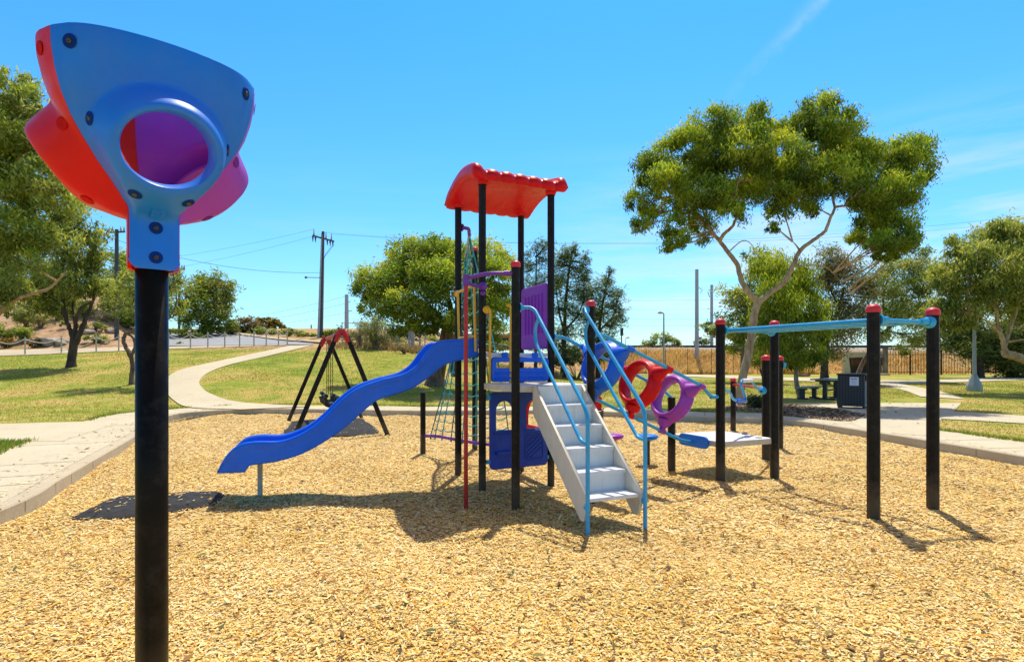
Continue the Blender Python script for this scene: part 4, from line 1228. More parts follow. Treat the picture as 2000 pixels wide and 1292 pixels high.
def foliage(clumps, n_per_m2, L, W, droop, pal, sub=16, sig=.225, shell=.62, vstretch=1.3, top_light=.25):
    """clumps: list of (centre Vector, rx, ry, rz, density factor)"""
    VV = []; TT = []; hubs = []
    pal = np.array(pal)
    for (c, rx, ry, rz, df) in clumps:
        c = np.array(c); k = max(5, int(sub * (0.6 + .4 * min(3, rx * rz))))
        u = rand_dirs(k) * (shell + (1.02 - shell) * RNG.random(k) ** .7)[:, None]
        u[:, 2] = np.where(u[:, 2] < -.35, u[:, 2] * .75, u[:, 2])
        sc = c + u * np.array([rx, ry, rz])
        hubs.append(sc)
        n = int(n_per_m2 * DENS * df ** .8 * (rx * ry + rx * rz + ry * rz) * 1.1)
        pick = RNG.integers(0, k, n)
        size = (0.7 + .6 * RNG.random(k))[pick][:, None]
        sg = sig * min(rx, ry, rz) * size
        offs = RNG.normal(0, 1, (n, 3)) * sg * np.array([1.15, 1.15, .85])
        offs[:, 2] -= np.abs(RNG.normal(0, 1, n)) * sg[:, 0] * (vstretch - 1)
        p = sc[pick] + offs
        d = rand_dirs(n); d[:, 2] = d[:, 2] * .6 - droop; d /= np.linalg.norm(d, axis=1)[:, None]
        VV.append(leaf_quads(p, d, 0.95 * L * (.6 + .8 * RNG.random(n)), 1.2 * W * (.6 + .8 * RNG.random(n)))); LTOT[0] += n
        tone = (RNG.random(k) ** 1.0)[pick]
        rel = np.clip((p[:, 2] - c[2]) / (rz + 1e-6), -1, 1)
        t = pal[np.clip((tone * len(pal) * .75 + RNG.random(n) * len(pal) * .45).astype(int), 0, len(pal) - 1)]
        t = 1.45 * t * (0.75 + .5 * RNG.random(n))[:, None] * (1 + 1.6 * top_light * rel)[:, None]; t = np.clip(t, .004, .6)  # overhead light painted into leaf colour: clump tops brighter, undersides darker
        TT.append(t)
    return np.concatenate(VV), np.concatenate(TT), hubs

def limb_tube(mb, pts, r0, r1, n=5, seg=9, wob=.0):
    sp = smooth_path(pts, n)
    N = len(sp)
    for i in range(1, N - 1):
        sp[i] = sp[i] + V(RNG.normal(0, wob, 3))
    rs = [r0 + (r1 - r0) * (i / (N - 1)) ** .85 for i in range(N)]
    mb.tube(sp, rs, seg)
    return sp

def tree(name, label, Y, base_px, limbs, clumps, leaf, barkm, group=None, cat='tree', twig=3, twig_r=.02, depth=.85, root_flare=1.25, base_off=None, kind_leaf='leaf', shrink=1.0):
    """limbs: (list of (px,py,dY)), r0, r1.  clumps: (px,py,rx_px,rz_px,dY[,density])"""
    if base_off is None:
        b = hit(*base_px); Y = b.y if Y is None else Y
        if abs(b.y - Y) > .05: b = P(base_px[0], base_px[1], Y); b.z = ground_at(b.x, b.y)
    else:
        b = base_off; Y = b.y
    root = thing(name, label, cat, b, group)
    mb = MB(); allp = []
    for i, (pts, r0, r1) in enumerate(limbs):
        w3 = [P(x, y, Y + dy) for x, y, dy in pts]
        if i == 0:
            w3 = [b - UZ * .3, b] + w3
            sp = smooth_path(w3, 5); N = len(sp)
            rs = [(r0 + (r1 - r0) * (k / (N - 1)) ** .8) * (root_flare if k < 6 else 1 + (root_flare - 1) * max(0, 1 - (k - 5) / 4)) for k in range(N)]
            mb.tube(sp, rs, 10)
        else:
            sp = limb_tube(mb, w3, r0, r1, 5, 8, r1 * .25)
        allp += sp
    cl = []
    for c in clumps:
        x, y, rx, rz, dy = c[:5]; rx *= shrink; rz *= shrink; df = c[5] if len(c) > 5 else 1.0
        k = (Y + dy) / F
        cl.append((P(x, y, Y + dy), rx * k, rx * k * depth, rz * k, df))
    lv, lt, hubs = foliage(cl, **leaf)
    # twigs from the nearest limb to the clump hubs
    ap = np.array([tuple(p) for p in allp])
    for hb, c in zip(hubs, cl):
        dist = np.linalg.norm(ap - np.array(c[0]), axis=1) + np.where(ap[:, 2] > c[0].z + .3, 2.0, 0)
        s = V(ap[int(np.argmin(dist))])
        mid = s.lerp(c[0], .55) + V(RNG.normal(0, .12, 3)) * c[1]
        sp = smooth_path([s, mid, c[0].lerp(mid, .2)], 5); mb.tube(sp, [twig_r * (1.6 - 1.0 * i / (len(sp) - 1)) for i in range(len(sp))], 6)
        ends = hb[RNG.choice(len(hb), min(twig * 2, len(hb)), replace=False)]
        for e in ends:
            e = V(e); st_ = sp[RNG.integers(len(sp) // 2, len(sp))]
            m2 = st_.lerp(e, .5) + V(RNG.normal(0, .08, 3)) * c[1]
            mb.tube([st_, m2, e], [twig_r * .55, twig_r * .4, twig_r * .2], 5)
    mb.build('trunk', M[barkm], root)
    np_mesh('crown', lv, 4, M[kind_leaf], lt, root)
    return root

GUM = [(0.045, 0.075, 0.012), (0.085, 0.13, 0.016), (0.14, 0.20, 0.022), (0.21, 0.27, 0.028), (0.28, 0.33, 0.035)]
GUM_Y = [(0.042, 0.072, 0.010), (0.085, 0.135, 0.015), (0.14, 0.205, 0.020), (0.21, 0.28, 0.022), (0.30, 0.36, 0.028)]
OLIVE = [(0.045, 0.07, 0.016), (0.08, 0.115, 0.026), (0.15, 0.195, 0.042), (0.24, 0.275, 0.06), (0.32, 0.34, 0.09)]
DARK = [(0.012, 0.022, 0.009), (0.02, 0.036, 0.013), (0.032, 0.052, 0.018), (0.05, 0.07, 0.022)]
CAS = [(0.028, 0.048, 0.014), (0.052, 0.08, 0.022), (0.085, 0.12, 0.03), (0.14, 0.17, 0.042)]
LIME = [(0.05, 0.08, 0.01), (0.10, 0.15, 0.014), (0.17, 0.23, 0.018), (0.26, 0.31, 0.025)]
BROWN = [(0.08, 0.055, 0.03), (0.13, 0.09, 0.05), (0.18, 0.125, 0.075), (0.12, 0.12, 0.05), (0.10, 0.11, 0.035), (0.22, 0.17, 0.11)]
GREY = [(0.10, 0.10, 0.05), (0.16, 0.15, 0.075), (0.22, 0.20, 0.11)]

# the big umbrella gum beside the overhead bars
tree('eucalyptus_tree', 'tall forked gum tree with spreading umbrella crown behind the overhead bars', None, (1441, 789),
     [([(1446, 760, 0), (1452, 730, 0), (1462, 690, 0), (1470, 640, 0), (1474, 610, 0), (1482, 588, 0)], .155, .115),
      ([(1481, 590, 0), (1462, 572, 0), (1447, 545, .1), (1440, 518, .2), (1422, 492, .2), (1405, 470, .3), (1386, 448, .3), (1362, 418, .4), (1340, 395, .4), (1312, 375, .4), (1285, 362, .3)], .10, .03),
      ([(1405, 470, .3), (1416, 455, 0), (1432, 440, -.3), (1440, 415, -.5), (1436, 385, -.5), (1446, 330, -.4)], .07, .02),
      ([(1386, 448, .3), (1378, 420, .7), (1390, 380, 1.0), (1400, 320, 1.2)], .05, .015),
      ([(1340, 395, .4), (1318, 330, .2), (1310, 290, .2)], .045, .015),
      ([(1482, 590, 0), (1500, 574, 0), (1530, 552, -.1), (1548, 520, -.2), (1562, 490, -.2), (1590, 468, -.2), (1612, 450, -.3), (1622, 425, -.4), (1630, 405, -.4), (1622, 370, -.3), (1614, 320, -.2), (1606, 250, 0)], .10, .02),
      ([(1630, 405, -.4), (1650, 402, -.3), (1690, 406, .2), (1740, 420, .6)], .045, .015),
      ([(1624, 380, -.3), (1650, 350, .3), (1700, 320, .8), (1750, 300, 1.2)], .05, .015),
      ([(1614, 330, -.2), (1570, 300, .6), (1520, 280, 1.0)], .04, .012),
      ([(1562, 490, -.2), (1556, 480, -.2), (1548, 472, -.1)], .04, .012),
      ([(1548, 520, -.2), (1610, 520, .5), (1650, 560, .8), (1680, 590, 1.0)], .025, .006),
      ([(1420, 495, .2), (1450, 470, -.4), (1470, 480, -.6), (1475, 500, -.6)], .022, .006)],
     [(1385, 240, 46, 42, .2), (1345, 275, 40, 42, -.6), (1425, 245, 42, 46, .9), (1470, 235, 34, 36, -.5), (1455, 285, 48, 46, -1.0), (1400, 305, 55, 50, .4), (1345, 335, 45, 40, .8),
      (1292, 305, 44, 44, 0), (1265, 345, 34, 42, .5), (1310, 355, 46, 40, -.9), (1245, 390, 24, 30, 0, .8), (1262, 420, 22, 24, .3, .7), (1375, 375, 50, 40, -.8), (1430, 365, 55, 45, .8), (1480, 345, 50, 50, 1.2),
      (1520, 300, 44, 46, -.2), (1500, 260, 34, 34, .9), (1515, 360, 44, 46, -.6), (1525, 405, 26, 38, -.3, .8), (1318, 440, 26, 34, -.2, .7), (1312, 470, 17, 24, 0, .6), (1368, 435, 30, 30, .7, .7), (1345, 400, 34, 26, .2, .7), (1430, 415, 30, 26, -.9, .7),
      (1605, 215, 38, 40, 0), (1575, 240, 36, 44, .7), (1640, 245, 40, 44, -.6), (1600, 285, 52, 50, .8), (1655, 300, 46, 48, .6), (1570, 320, 48, 46, -.9), (1625, 345, 46, 44, -1.0), (1570, 375, 36, 34, .3, .7), (1545, 345, 34, 40, 1.0), (1590, 400, 24, 26, -.5, .5),
      (1690, 300, 36, 40, -.3), (1720, 335, 48, 48, .3), (1690, 365, 46, 46, -.9), (1765, 300, 44, 40, 0), (1790, 330, 32, 44, .6), (1770, 365, 42, 40, -.8), (1735, 385, 48, 44, .9), (1790, 290, 28, 26, .9), (1700, 410, 40, 36, -.2),
      (1735, 430, 44, 38, .2), (1700, 455, 40, 28, .6), (1745, 470, 40, 28, -.6), (1765, 455, 26, 28, .3), (1735, 498, 28, 14, 0, .8), (1302, 478, 16, 22, .2, .7), (1330, 462, 16, 26, -.3, .6), (1250, 436, 20, 24, -.2, .7), (1290, 400, 26, 26, .5, .6), (1508, 440, 14, 26, .2, .6), (1765, 480, 24, 20, .4, .7), (1715, 478, 26, 22, -.3, .8), (1372, 468, 14, 16, .4, .5)],
     dict(n_per_m2=520, L=.145, W=.029, droop=.95, pal=GUM_Y, sub=20, sig=.225, shell=.5, vstretch=1.6, top_light=.35), 'bark_pale', twig=3, twig_r=.02, depth=1.0, shrink=.91)

# dense rounded tree behind the tower
tree('gum_tree', 'dense rounded dark green gum tree behind the slide and tower', None, (850, 752),
     [([(853, 730, 0), (860, 700, 0), (870, 670, 0), (874, 645, 0)], .42, .26), ([(874, 645, 0), (850, 610, .2), (810, 580, .2), (770, 560, 0)], .16, .04), ([(874, 645, 0), (880, 600, -.3), (860, 540, 0), (850, 500, .2)], .16, .04), ([(874, 645, 0), (910, 600, 0), (950, 560, .2), (970, 520, 0)], .16, .04), ([(868, 680, 0), (882, 700, -.6), (886, 735, -.8)], .10, .12)],
     [(735, 550, 38, 40, 0), (715, 570, 24, 36, .3), (760, 560, 36, 44, -.8), (725, 605, 26, 20, 0, .6), (800, 500, 46, 38, .3), (835, 490, 46, 34, -.5), (870, 495, 40, 34, .6), (775, 520, 30, 36, .9), (850, 530, 50, 46, -1.2), (810, 545, 46, 42, .4), (780, 600, 36, 42, -1.4), (785, 635, 30, 24, -1, .7),
      (830, 590, 46, 42, -1.5), (880, 560, 48, 46, -1.6), (905, 520, 40, 44, -.4), (945, 505, 44, 40, .2), (965, 545, 42, 46, -.9), (985, 520, 26, 34, .6), (930, 570, 46, 44, -1.5), (880, 615, 42, 36, -1.7), (950, 610, 44, 40, -1.2), (985, 590, 30, 36, -.2), (920, 640, 34, 26, -1.2, .7), (965, 650, 30, 30, -.6, .7), (840, 635, 36, 22, -1.0, .7)],
     dict(n_per_m2=330, L=.165, W=.040, droop=.6, pal=GUM, sub=20, sig=.225, shell=.55, vstretch=1.3, top_light=.45), 'bark_mid', twig=2, twig_r=.035, depth=1.0, shrink=.93)

# casuarinas behind the tower
CASD = dict(n_per_m2=62, L=.42, W=.035, droop=.15, pal=CAS, sub=20, sig=.30, shell=.3, vstretch=1.0, top_light=.3)
tree('casuarina_tree', 'thin open she-oak between the tower posts, left of the pair', 41, (1046, 712),
     [([(1046, 680, 0), (1044, 640, 0), (1046, 580, 0), (1048, 500, 0)], .16, .04), ([(1044, 640, 0), (1030, 600, 0), (1022, 550, 0)], .07, .02)],
     [(1030, 520, 22, 30, 0, .6), (1055, 500, 26, 30, 0, .7), (1040, 560, 26, 36, .5, .6), (1060, 560, 22, 40, -.5, .6), (1055, 620, 26, 36, 0, .8), (1045, 660, 24, 28, 0, .8), (1062, 482, 14, 16, 0, .6)], CASD, 'bark_dark', 'she-oaks behind the tower', twig=3, twig_r=.05)
tree('casuarina_tree', 'tallest dark feathery she-oak just right of the tower', 38, (1100, 716),
     [([(1101, 690, 0), (1103, 650, 0), (1104, 600, 0), (1110, 540, 0), (1118, 490, 0)], .24, .05), ([(1103, 650, 0), (1092, 610, 0), (1086, 560, 0)], .10, .03), ([(1103, 645, 0), (1125, 620, 0), (1140, 590, 0)], .10, .03)],
     [(1106, 498, 14, 26, 0), (1124, 488, 9, 20, 0), (1095, 520, 22, 30, .3), (1125, 525, 24, 34, 0), (1144, 515, 12, 28, 0, .8), (1090, 560, 22, 30, -.4), (1120, 570, 34, 36, .4), (1142, 560, 16, 30, 0, .8), (1096, 600, 22, 30, 0, .7), (1125, 610, 30, 30, -.4), (1110, 650, 30, 24, .4, .8), (1092, 672, 24, 26, .5, 1.0), (1115, 690, 40, 20, .6, 1.2)], CASD, 'bark_dark', 'she-oaks behind the tower', twig=3, twig_r=.06)
tree('casuarina_tree', 'broad dark she-oak at the right end of the she-oak group', 39, (1168, 716),
     [([(1168, 690, 0), (1170, 650, 0), (1176, 600, 0), (1186, 550, 0)], .22, .05), ([(1170, 650, 0), (1150, 620, 0), (1148, 580, 0)], .09, .03), ([(1171, 645, 0), (1196, 620, 0), (1206, 590, 0)], .09, .03)],
     [(1188, 540, 12, 22, 0), (1185, 570, 26, 28, 0), (1160, 575, 22, 34, .3, .8), (1205, 590, 20, 30, 0), (1175, 610, 34, 30, -.3), (1212, 615, 15, 22, 0, .7), (1160, 640, 30, 26, 0), (1195, 640, 22, 22, .3), (1170, 668, 32, 22, .3), (1190, 680, 20, 20, 0, .8), (1160, 695, 34, 16, .5)], CASD, 'bark_dark', 'she-oaks behind the tower', twig=3, twig_r=.06)

# drooping bright tree in the middle right
tree('weeping_tree', 'weeping bright green tree with low hanging crown behind the red-capped posts', None, (1563, 776),
     [([(1556, 750, 0), (1555, 725, 0), (1560, 690, 0), (1550, 640, 0), (1540, 590, 0)], .11, .05)],
     [(1535, 540, 44, 44, 0), (1500, 520, 30, 34, .6, .8), (1560, 560, 34, 40, -.3), (1510, 580, 42, 44, -.6), (1555, 600, 44, 46, -.8), (1490, 620, 30, 40, .4, .9), (1530, 640, 46, 44, -.9), (1575, 640, 34, 42, .2), (1540, 680, 46, 34, -.4), (1580, 685, 28, 30, 0), (1560, 710, 30, 14, 0), (1595, 600, 22, 26, .4, .6), (1600, 660, 18, 22, .3, .6), (1500, 665, 24, 30, .4, .8)],
     dict(n_per_m2=330, L=.17, W=.030, droop=1.3, pal=LIME, sub=16, sig=.26, shell=.5, vstretch=1.9, top_light=.3), 'bark_grey', twig=2, twig_r=.018, depth=.9)
# darker bushy tree behind it
tree('bushy_tree', 'dark olive bushy tree left of the leaning gum trunk', 33, (1448, 736),
     [([(1450, 700, 0), (1452, 660, 0), (1455, 610, 0)], .16, .05)],
     [(1430, 580, 30, 30, 0, .7), (1455, 560, 26, 26, 0, .6), (1425, 610, 26, 22, 0, .5), (1395, 640, 24, 14, 0), (1420, 650, 30, 18, .3), (1450, 640, 30, 26, 0), (1475, 600, 30, 36, .4), (1470, 650, 34, 30, 0), (1440, 680, 34, 18, 0), (1490, 560, 30, 40, 0, .7), (1480, 500, 26, 26, .5, .5)],
     dict(n_per_m2=85, L=.26, W=.06, droop=.5, pal=OLIVE, sub=14, sig=.27, shell=.45), 'bark_grey', twig=2, twig_r=.04)
tree('brown_tree', 'half-dry brownish tree with dark trunk above the picnic table', 31, (1611, 748),
     [([(1610, 725, 0), (1611, 700, 0), (1614, 670, 0), (1622, 640, 0), (1640, 600, 0), (1648, 560, 0)], .28, .06), ([(1614, 690, 0), (1600, 660, 0), (1596, 620, 0)], .12, .04), ([(1622, 640, 0), (1660, 610, .4), (1690, 580, .4), (1710, 540, .4)], .09, .02), ([(1640, 600, 0), (1620, 560, -.3), (1615, 520, 0)], .07, .02)],
     [(1625, 505, 36, 30, 0, .6), (1600, 540, 30, 36, .4, .6), (1650, 520, 36, 36, -.5, .7), (1625, 560, 40, 36, 0, .6), (1675, 550, 36, 36, .4, .6), (1700, 560, 30, 34, -.4, .6), (1655, 590, 40, 36, -.6, .6), (1690, 600, 34, 30, 0, .5), (1625, 610, 34, 34, 0, .5), (1640, 650, 36, 36, -.4, .6), (1670, 640, 34, 30, .4, .5), (1615, 660, 26, 26, 0, .5), (1630, 690, 28, 16, 0, .6)],
     dict(n_per_m2=120, L=.22, W=.042, droop=.7, pal=BROWN + OLIVE[1:3], sub=16, sig=.28, shell=.4, vstretch=1.4), 'bark_dark', twig=6, twig_r=.035)
tree('sparse_tree', 'sparse olive tree with slanting trunk right of the concrete portal', 34, (1672, 742),
     [([(1682, 715, 0), (1695, 690, 0), (1712, 665, 0), (1735, 640, 0), (1760, 600, 0)], .17, .06), ([(1735, 640, 0), (1725, 590, 0), (1735, 540, 0), (1745, 500, 0)], .08, .02), ([(1735, 640, 0), (1780, 615, 0), (1800, 580, 0)], .07, .02)],
     [(1745, 520, 34, 28, 0, .6), (1790, 510, 30, 26, 0, .7), (1725, 560, 30, 34, 0, .45), (1765, 560, 36, 32, .4, .55), (1805, 545, 30, 34, 0, .7), (1735, 610, 34, 28, 0, .5), (1780, 610, 36, 34, -.3, .7), (1815, 600, 26, 36, 0, .8), (1720, 650, 22, 24, 0, .5), (1795, 650, 34, 26, 0, .7), (1765, 680, 20, 12, 0, .4)],
     dict(n_per_m2=175, L=.22, W=.045, droop=.7, pal=OLIVE, sub=16, sig=.28, shell=.4, vstretch=1.5), 'bark_mid', twig=4, twig_r=.035)
# right-hand gum with pale leaning limbs
tree('eucalyptus_tree', 'leafy gum with pale leaning limbs at the right edge behind the lamp post', 24, (2060, 742),
     [([(2035, 722, 0), (2010, 706, 0), (1985, 696, 0), (1962, 690, 0)], .22, .17), ([(1962, 690, 0), (1960, 670, 0), (1952, 645, 0), (1946, 610, 0), (1944, 570, 0)], .12, .05), ([(1962, 676, 0), (1972, 645, 0), (1985, 610, 0), (1994, 580, 0)], .09, .03), ([(1956, 655, 0), (1938, 635, -.2), (1915, 620, -.3), (1898, 612, -.4)], .06, .025), ([(1962, 668, 0), (1990, 664, -.4), (2020, 660, -.5)], .06, .03), ([(1946, 610, 0), (1930, 560, .3), (1900, 500, .4)], .05, .015), ([(1944, 580, 0), (1965, 520, 0), (1975, 470, 0)], .05, .015), ([(1985, 640, 0), (2010, 628, 0), (2040, 615, 0)], .05, .02)],
     [(1985, 470, 44, 38, 0), (1940, 470, 36, 36, .5), (1880, 480, 24, 30, 0, .8), (1905, 505, 36, 36, -.6), (1860, 515, 30, 32, .5), (1955, 510, 46, 42, -.8), (2010, 500, 44, 46, .4), (1850, 555, 34, 40, 0), (1895, 555, 44, 42, -.6), (1945, 560, 44, 40, .6, .8), (1990, 555, 46, 40, -.6, .8), (2040, 560, 50, 60, 0), (1835, 600, 30, 30, .5, .8), (1870, 605, 36, 32, 0, .8), (1915, 600, 30, 26, .6, .5), (1965, 600, 36, 24, .7, .5), (2015, 610, 40, 30, .6, .7), (1835, 530, 22, 24, .4, .6), (1975, 447, 36, 24, 0), (1930, 456, 32, 22, .4), (2010, 460, 34, 26, .3), (1860, 622, 26, 22, .4, .8), (1895, 628, 26, 18, .2, .7)],
     dict(n_per_m2=200, L=.21, W=.040, droop=.9, pal=OLIVE + [(0.16, .19, .035)], sub=16, sig=.26, shell=.45, vstretch=1.6, top_light=.3), 'bark_pale', twig=3, twig_r=.025)
tree('dark_tree', 'low dark spreading tree behind the iron fence near the lamp post', 39, (1913, 750),
     [([(1913, 720, 0), (1912, 690, 0), (1914, 650, 0)], .30, .20), ([(1914, 660, 0), (1890, 650, 0), (1865, 655, 0)], .1, .03), ([(1914, 660, 0), (1945, 650, 0), (1980, 660, 0)], .1, .03)],
     [(1880, 650, 34, 26, 0), (1850, 670, 28, 22, 0, .8), (1915, 645, 40, 28, 0), (1955, 655, 40, 30, .4), (1890, 685, 34, 22, -.4), (1945, 700, 40, 30, .5), (1985, 690, 40, 36, 0), (1975, 725, 40, 18, .8), (1990, 640, 34, 30, .4), (1835, 640, 26, 24, .4, .7), (1930, 680, 36, 26, .5)],
     dict(n_per_m2=90, L=.32, W=.06, droop=.3, pal=CAS, sub=16, sig=.28, shell=.4), 'bark_dark', twig=2, twig_r=.05)

# left side
tree('eucalyptus_tree', 'huge leafy gum filling the left edge behind the ball funnel', 19, (-70, 760),
     [([(-60, 700, 0), (-48, 660, 0), (-30, 640, 0)], .32, .25), ([(-30, 640, 0), (5, 604, 0), (35, 582, 0), (70, 572, 0), (100, 560, .2), (130, 530, .3)], .10, .03), ([(-30, 640, 0), (-20, 560, 0), (0, 480, 0), (20, 400, 0), (40, 300, 0)], .18, .04), ([(0, 480, 0), (40, 430, .5), (80, 380, .5)], .08, .02)],
     [(30, 165, 34, 30, 0, .6), (10, 200, 50, 40, .3), (50, 205, 36, 40, -.5), (-40, 210, 60, 60, 0), (75, 245, 22, 34, .2, .7), (20, 255, 56, 48, -.6), (60, 285, 40, 40, .4), (-20, 300, 60, 60, 0), (90, 300, 26, 36, -.3, .8), (30, 330, 54, 46, .5), (75, 350, 44, 40, -.6), (110, 350, 30, 36, .3), (10, 385, 54, 46, 0), (60, 400, 50, 44, .6), (110, 400, 36, 40, -.4), (25, 445, 56, 44, -.5), (75, 455, 48, 40, .3), (20, 500, 46, 40, .5), (-10, 550, 46, 40, 0), (50, 510, 30, 34, -.4, .7), (30, 560, 30, 24, .4, .6), (5, 600, 26, 18, 0, .5), (140, 380, 20, 26, .4, .6)],
     dict(n_per_m2=300, L=.18, W=.036, droop=.8, pal=OLIVE + LIME[1:3] + [(0.24, .27, .05), (0.32, .34, .07)], sub=17, sig=.225, shell=.5, vstretch=1.5, top_light=.35), 'bark_pale', twig=3, twig_r=.025)
tree('eucalyptus_tree', 'dark-trunked gum with several stems standing on the left lawn', None, (139, 717),
     [([(140, 700, 0), (143, 680, 0), (145, 660, 0)], 0.20, .17), ([(144, 668, 0), (137, 645, 0), (128, 620, 0), (118, 600, 0), (100, 580, 0), (80, 568, 0)], .12, .04), ([(145, 665, 0), (147, 640, 0), (150, 620, -.3), (160, 600, -.4), (182, 588, -.5)], .12, .05), ([(148, 670, 0), (160, 640, 0), (170, 618, 0), (178, 600, .2), (190, 560, .4)], .14, .05), ([(128, 620, 0), (122, 580, 0), (120, 520, 0), (130, 460, 0)], .10, .03), ([(148, 640, 0), (142, 600, .3), (150, 540, .4), (165, 460, .4)], .07, .02)],
     [(150, 430, 36, 34, 0), (175, 450, 28, 36, .4), (120, 470, 40, 36, -.4), (190, 480, 20, 32, 0, .8), (160, 495, 40, 36, -.5), (115, 520, 44, 36, .5), (190, 520, 22, 30, .4, .7), (145, 545, 40, 34, -.6), (90, 545, 36, 32, 0), (175, 560, 30, 24, .4, .6), (75, 590, 30, 24, .3, .8), (105, 600, 34, 20, 0, .7), (60, 560, 30, 26, -.4, .6), (130, 580, 30, 22, .6, .7), (205, 560, 24, 20, .4, .5)],
     dict(n_per_m2=125, L=.25, W=.048, droop=.9, pal=OLIVE + [(0.14, .17, .035)], sub=16, sig=.26, shell=.45, vstretch=1.6, top_light=.35), 'bark_dark', twig=3, twig_r=.03)
tree('twisted_tree', 'small twisted tree with looping trunk beside the black pole', None, (257, 751),
     [([(257, 735, 0), (259, 715, 0), (256, 695, 0)], .095, .075), ([(256, 697, 0), (247, 680, 0), (241, 662, 0), (246, 652, 0), (262, 645, 0), (270, 634, 0)], .085, .05), ([(257, 695, 0), (264, 675, 0), (260, 660, 0), (246, 650, 0), (232, 640, 0)], .06, .03), ([(262, 668, 0), (272, 658, 0), (290, 640, 0), (330, 622, 0), (345, 612, 0)], .05, .03), ([(270, 636, 0), (255, 610, 0), (262, 585, 0), (275, 570, 0)], .04, .012), ([(232, 640, 0), (222, 610, 0), (240, 590, 0)], .03, .01), ([(330, 622, 0), (345, 590, 0), (340, 550, .2)], .03, .01)],
     [(245, 600, 30, 24, 0, .4), (225, 580, 24, 26, .3, .4), (265, 575, 30, 28, 0, .45), (240, 555, 26, 26, -.2, .45), (290, 550, 26, 30, .3, .5), (330, 560, 22, 36, .3, .55), (345, 600, 18, 26, 0, .5), (215, 550, 18, 20, .3, .4), (275, 610, 26, 18, 0, .3), (340, 520, 12, 24, .3, .5), (262, 530, 22, 22, .2, .45)],
     dict(n_per_m2=150, L=.20, W=.03, droop=.6, pal=OLIVE + LIME[2:3], sub=16, sig=.3, shell=.3, vstretch=1.3), 'bark_mid', twig=9, twig_r=.016)
tree('yellow_tree', 'feathery yellow-green tree partly behind the black pole', 44, (285, 655),
     [([(285, 630, 0), (284, 600, 0), (280, 560, 0), (270, 520, 0)], .2, .06)],
     [(225, 505, 24, 24, 0, .7), (250, 530, 34, 34, 0), (215, 545, 26, 26, .5, .8), (285, 530, 30, 40, .4), (240, 575, 36, 30, -.4), (280, 590, 36, 30, 0), (310, 560, 26, 36, .3), (340, 545, 18, 40, 0), (330, 600, 26, 26, .4), (255, 620, 36, 18, 0, .8), (215, 605, 26, 24, 0, .8)],
     dict(n_per_m2=52, L=.42, W=.06, droop=.3, pal=OLIVE[2:] + LIME[1:3], sub=16, sig=.3, shell=.4), 'bark_mid', twig=3, twig_r=.05)
tree('bushy_tree', 'rounded yellow-green bushy tree beside the road on the left', 45, (402, 655),
     [([(402, 640, 0), (402, 620, 0), (400, 590, 0)], .22, .08), ([(402, 635, 0), (385, 610, 0), (378, 580, 0)], .1, .03), ([(402, 635, 0), (425, 615, 0), (435, 590, 0)], .1, .03)],
     [(408, 545, 26, 22, 0), (380, 565, 24, 26, .4), (430, 565, 24, 28, 0), (402, 580, 36, 30, -.5), (445, 590, 14, 20, 0, .8), (372, 600, 22, 26, 0), (420, 605, 34, 26, -.6), (385, 628, 28, 20, -.4), (432, 632, 26, 18, -.4), (408, 645, 34, 12, -.4), (362, 590, 12, 20, 0, .6)],
     dict(n_per_m2=62, L=.36, W=.07, droop=.2, pal=LIME[:3] + OLIVE[2:4] + [(0.16, .14, .05)], sub=16, sig=.27, shell=.45), 'bark_mid', twig=3, twig_r=.04)
tree('small_tree', 'small flat-topped tree with orange-tinged crown far up the road', 62, (525, 662),
     [([(525, 650, 0), (527, 640, 0), (530, 630, 0)], .18, .1)],
     [(520, 625, 16, 6, 0), (538, 630, 16, 7, 0), (508, 630, 12, 6, 0), (548, 638, 9, 6, 0), (528, 636, 16, 6, 0)],
     dict(n_per_m2=28, L=.5, W=.14, droop=.1, pal=[(0.06, .07, .015), (0.12, .11, .02), (0.18, .14, .025)], sub=14, sig=.3, shell=.4), 'bark_mid', twig=2, twig_r=.06)

# shrubs: many stems, loose leaves
def shrub(name, label, px, Y, clumps, pal, dens=60, L=.3, W=.06, droop=.1, stem='bark_mid', group=None, twig=3, sig=.3, shell=.4, **kw):
    b = P(px[0], px[1], Y) if Y else hit(*px)
    b.z = ground_at(b.x, b.y)
    root = thing(name, label, 'shrub', b, group)
    cl = []
    for c in clumps:
        x, y, rx, rz = c[:4]; k = b.y / F
        cl.append((P(x, y, b.y + (c[4] if len(c) > 4 else 0)), rx * k, rx * k * .85, rz * k, 1.0))
    lv, lt, hubs = foliage(cl, dens, L, W, droop, pal, sub=14, sig=sig, shell=shell)
    mb = MB()
    for hb, c in zip(hubs, cl):
        for e in hb[RNG.choice(len(hb), min(len(hb), twig + 2), replace=False)]:
            e = V(e); mb.tube([b - UZ * .1 + V(RNG.normal(0, .05, 3)), b.lerp(e, .5) + V((0, 0, .12)), e], [.03 * kw.get('sr', 1), .02 * kw.get('sr', 1), .008], 5)
    mb.build('stems', M[stem], root)
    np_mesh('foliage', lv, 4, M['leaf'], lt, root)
    return root
shrub('shrub', 'low green hedge-like shrub on the driveway corner behind the pole', (362, 661), None, [(345, 650, 20, 10), (370, 650, 22, 10), (390, 655, 12, 7)], OLIVE[1:4] + LIME[1:2], 60, .25, .06)
shrub('shrub', 'dark rounded shrub right of the yellow-green roadside tree', (448, 652), 46, [(440, 642, 14, 11), (458, 644, 14, 10)], DARK + CAS, 50, .3, .08)
shrub('shrub', 'brown-tinged round shrub near the road bend', (490, 650), 47, [(480, 630, 18, 12), (498, 636, 14, 12), (470, 640, 12, 10)], BROWN[:4], 40, .35, .1)
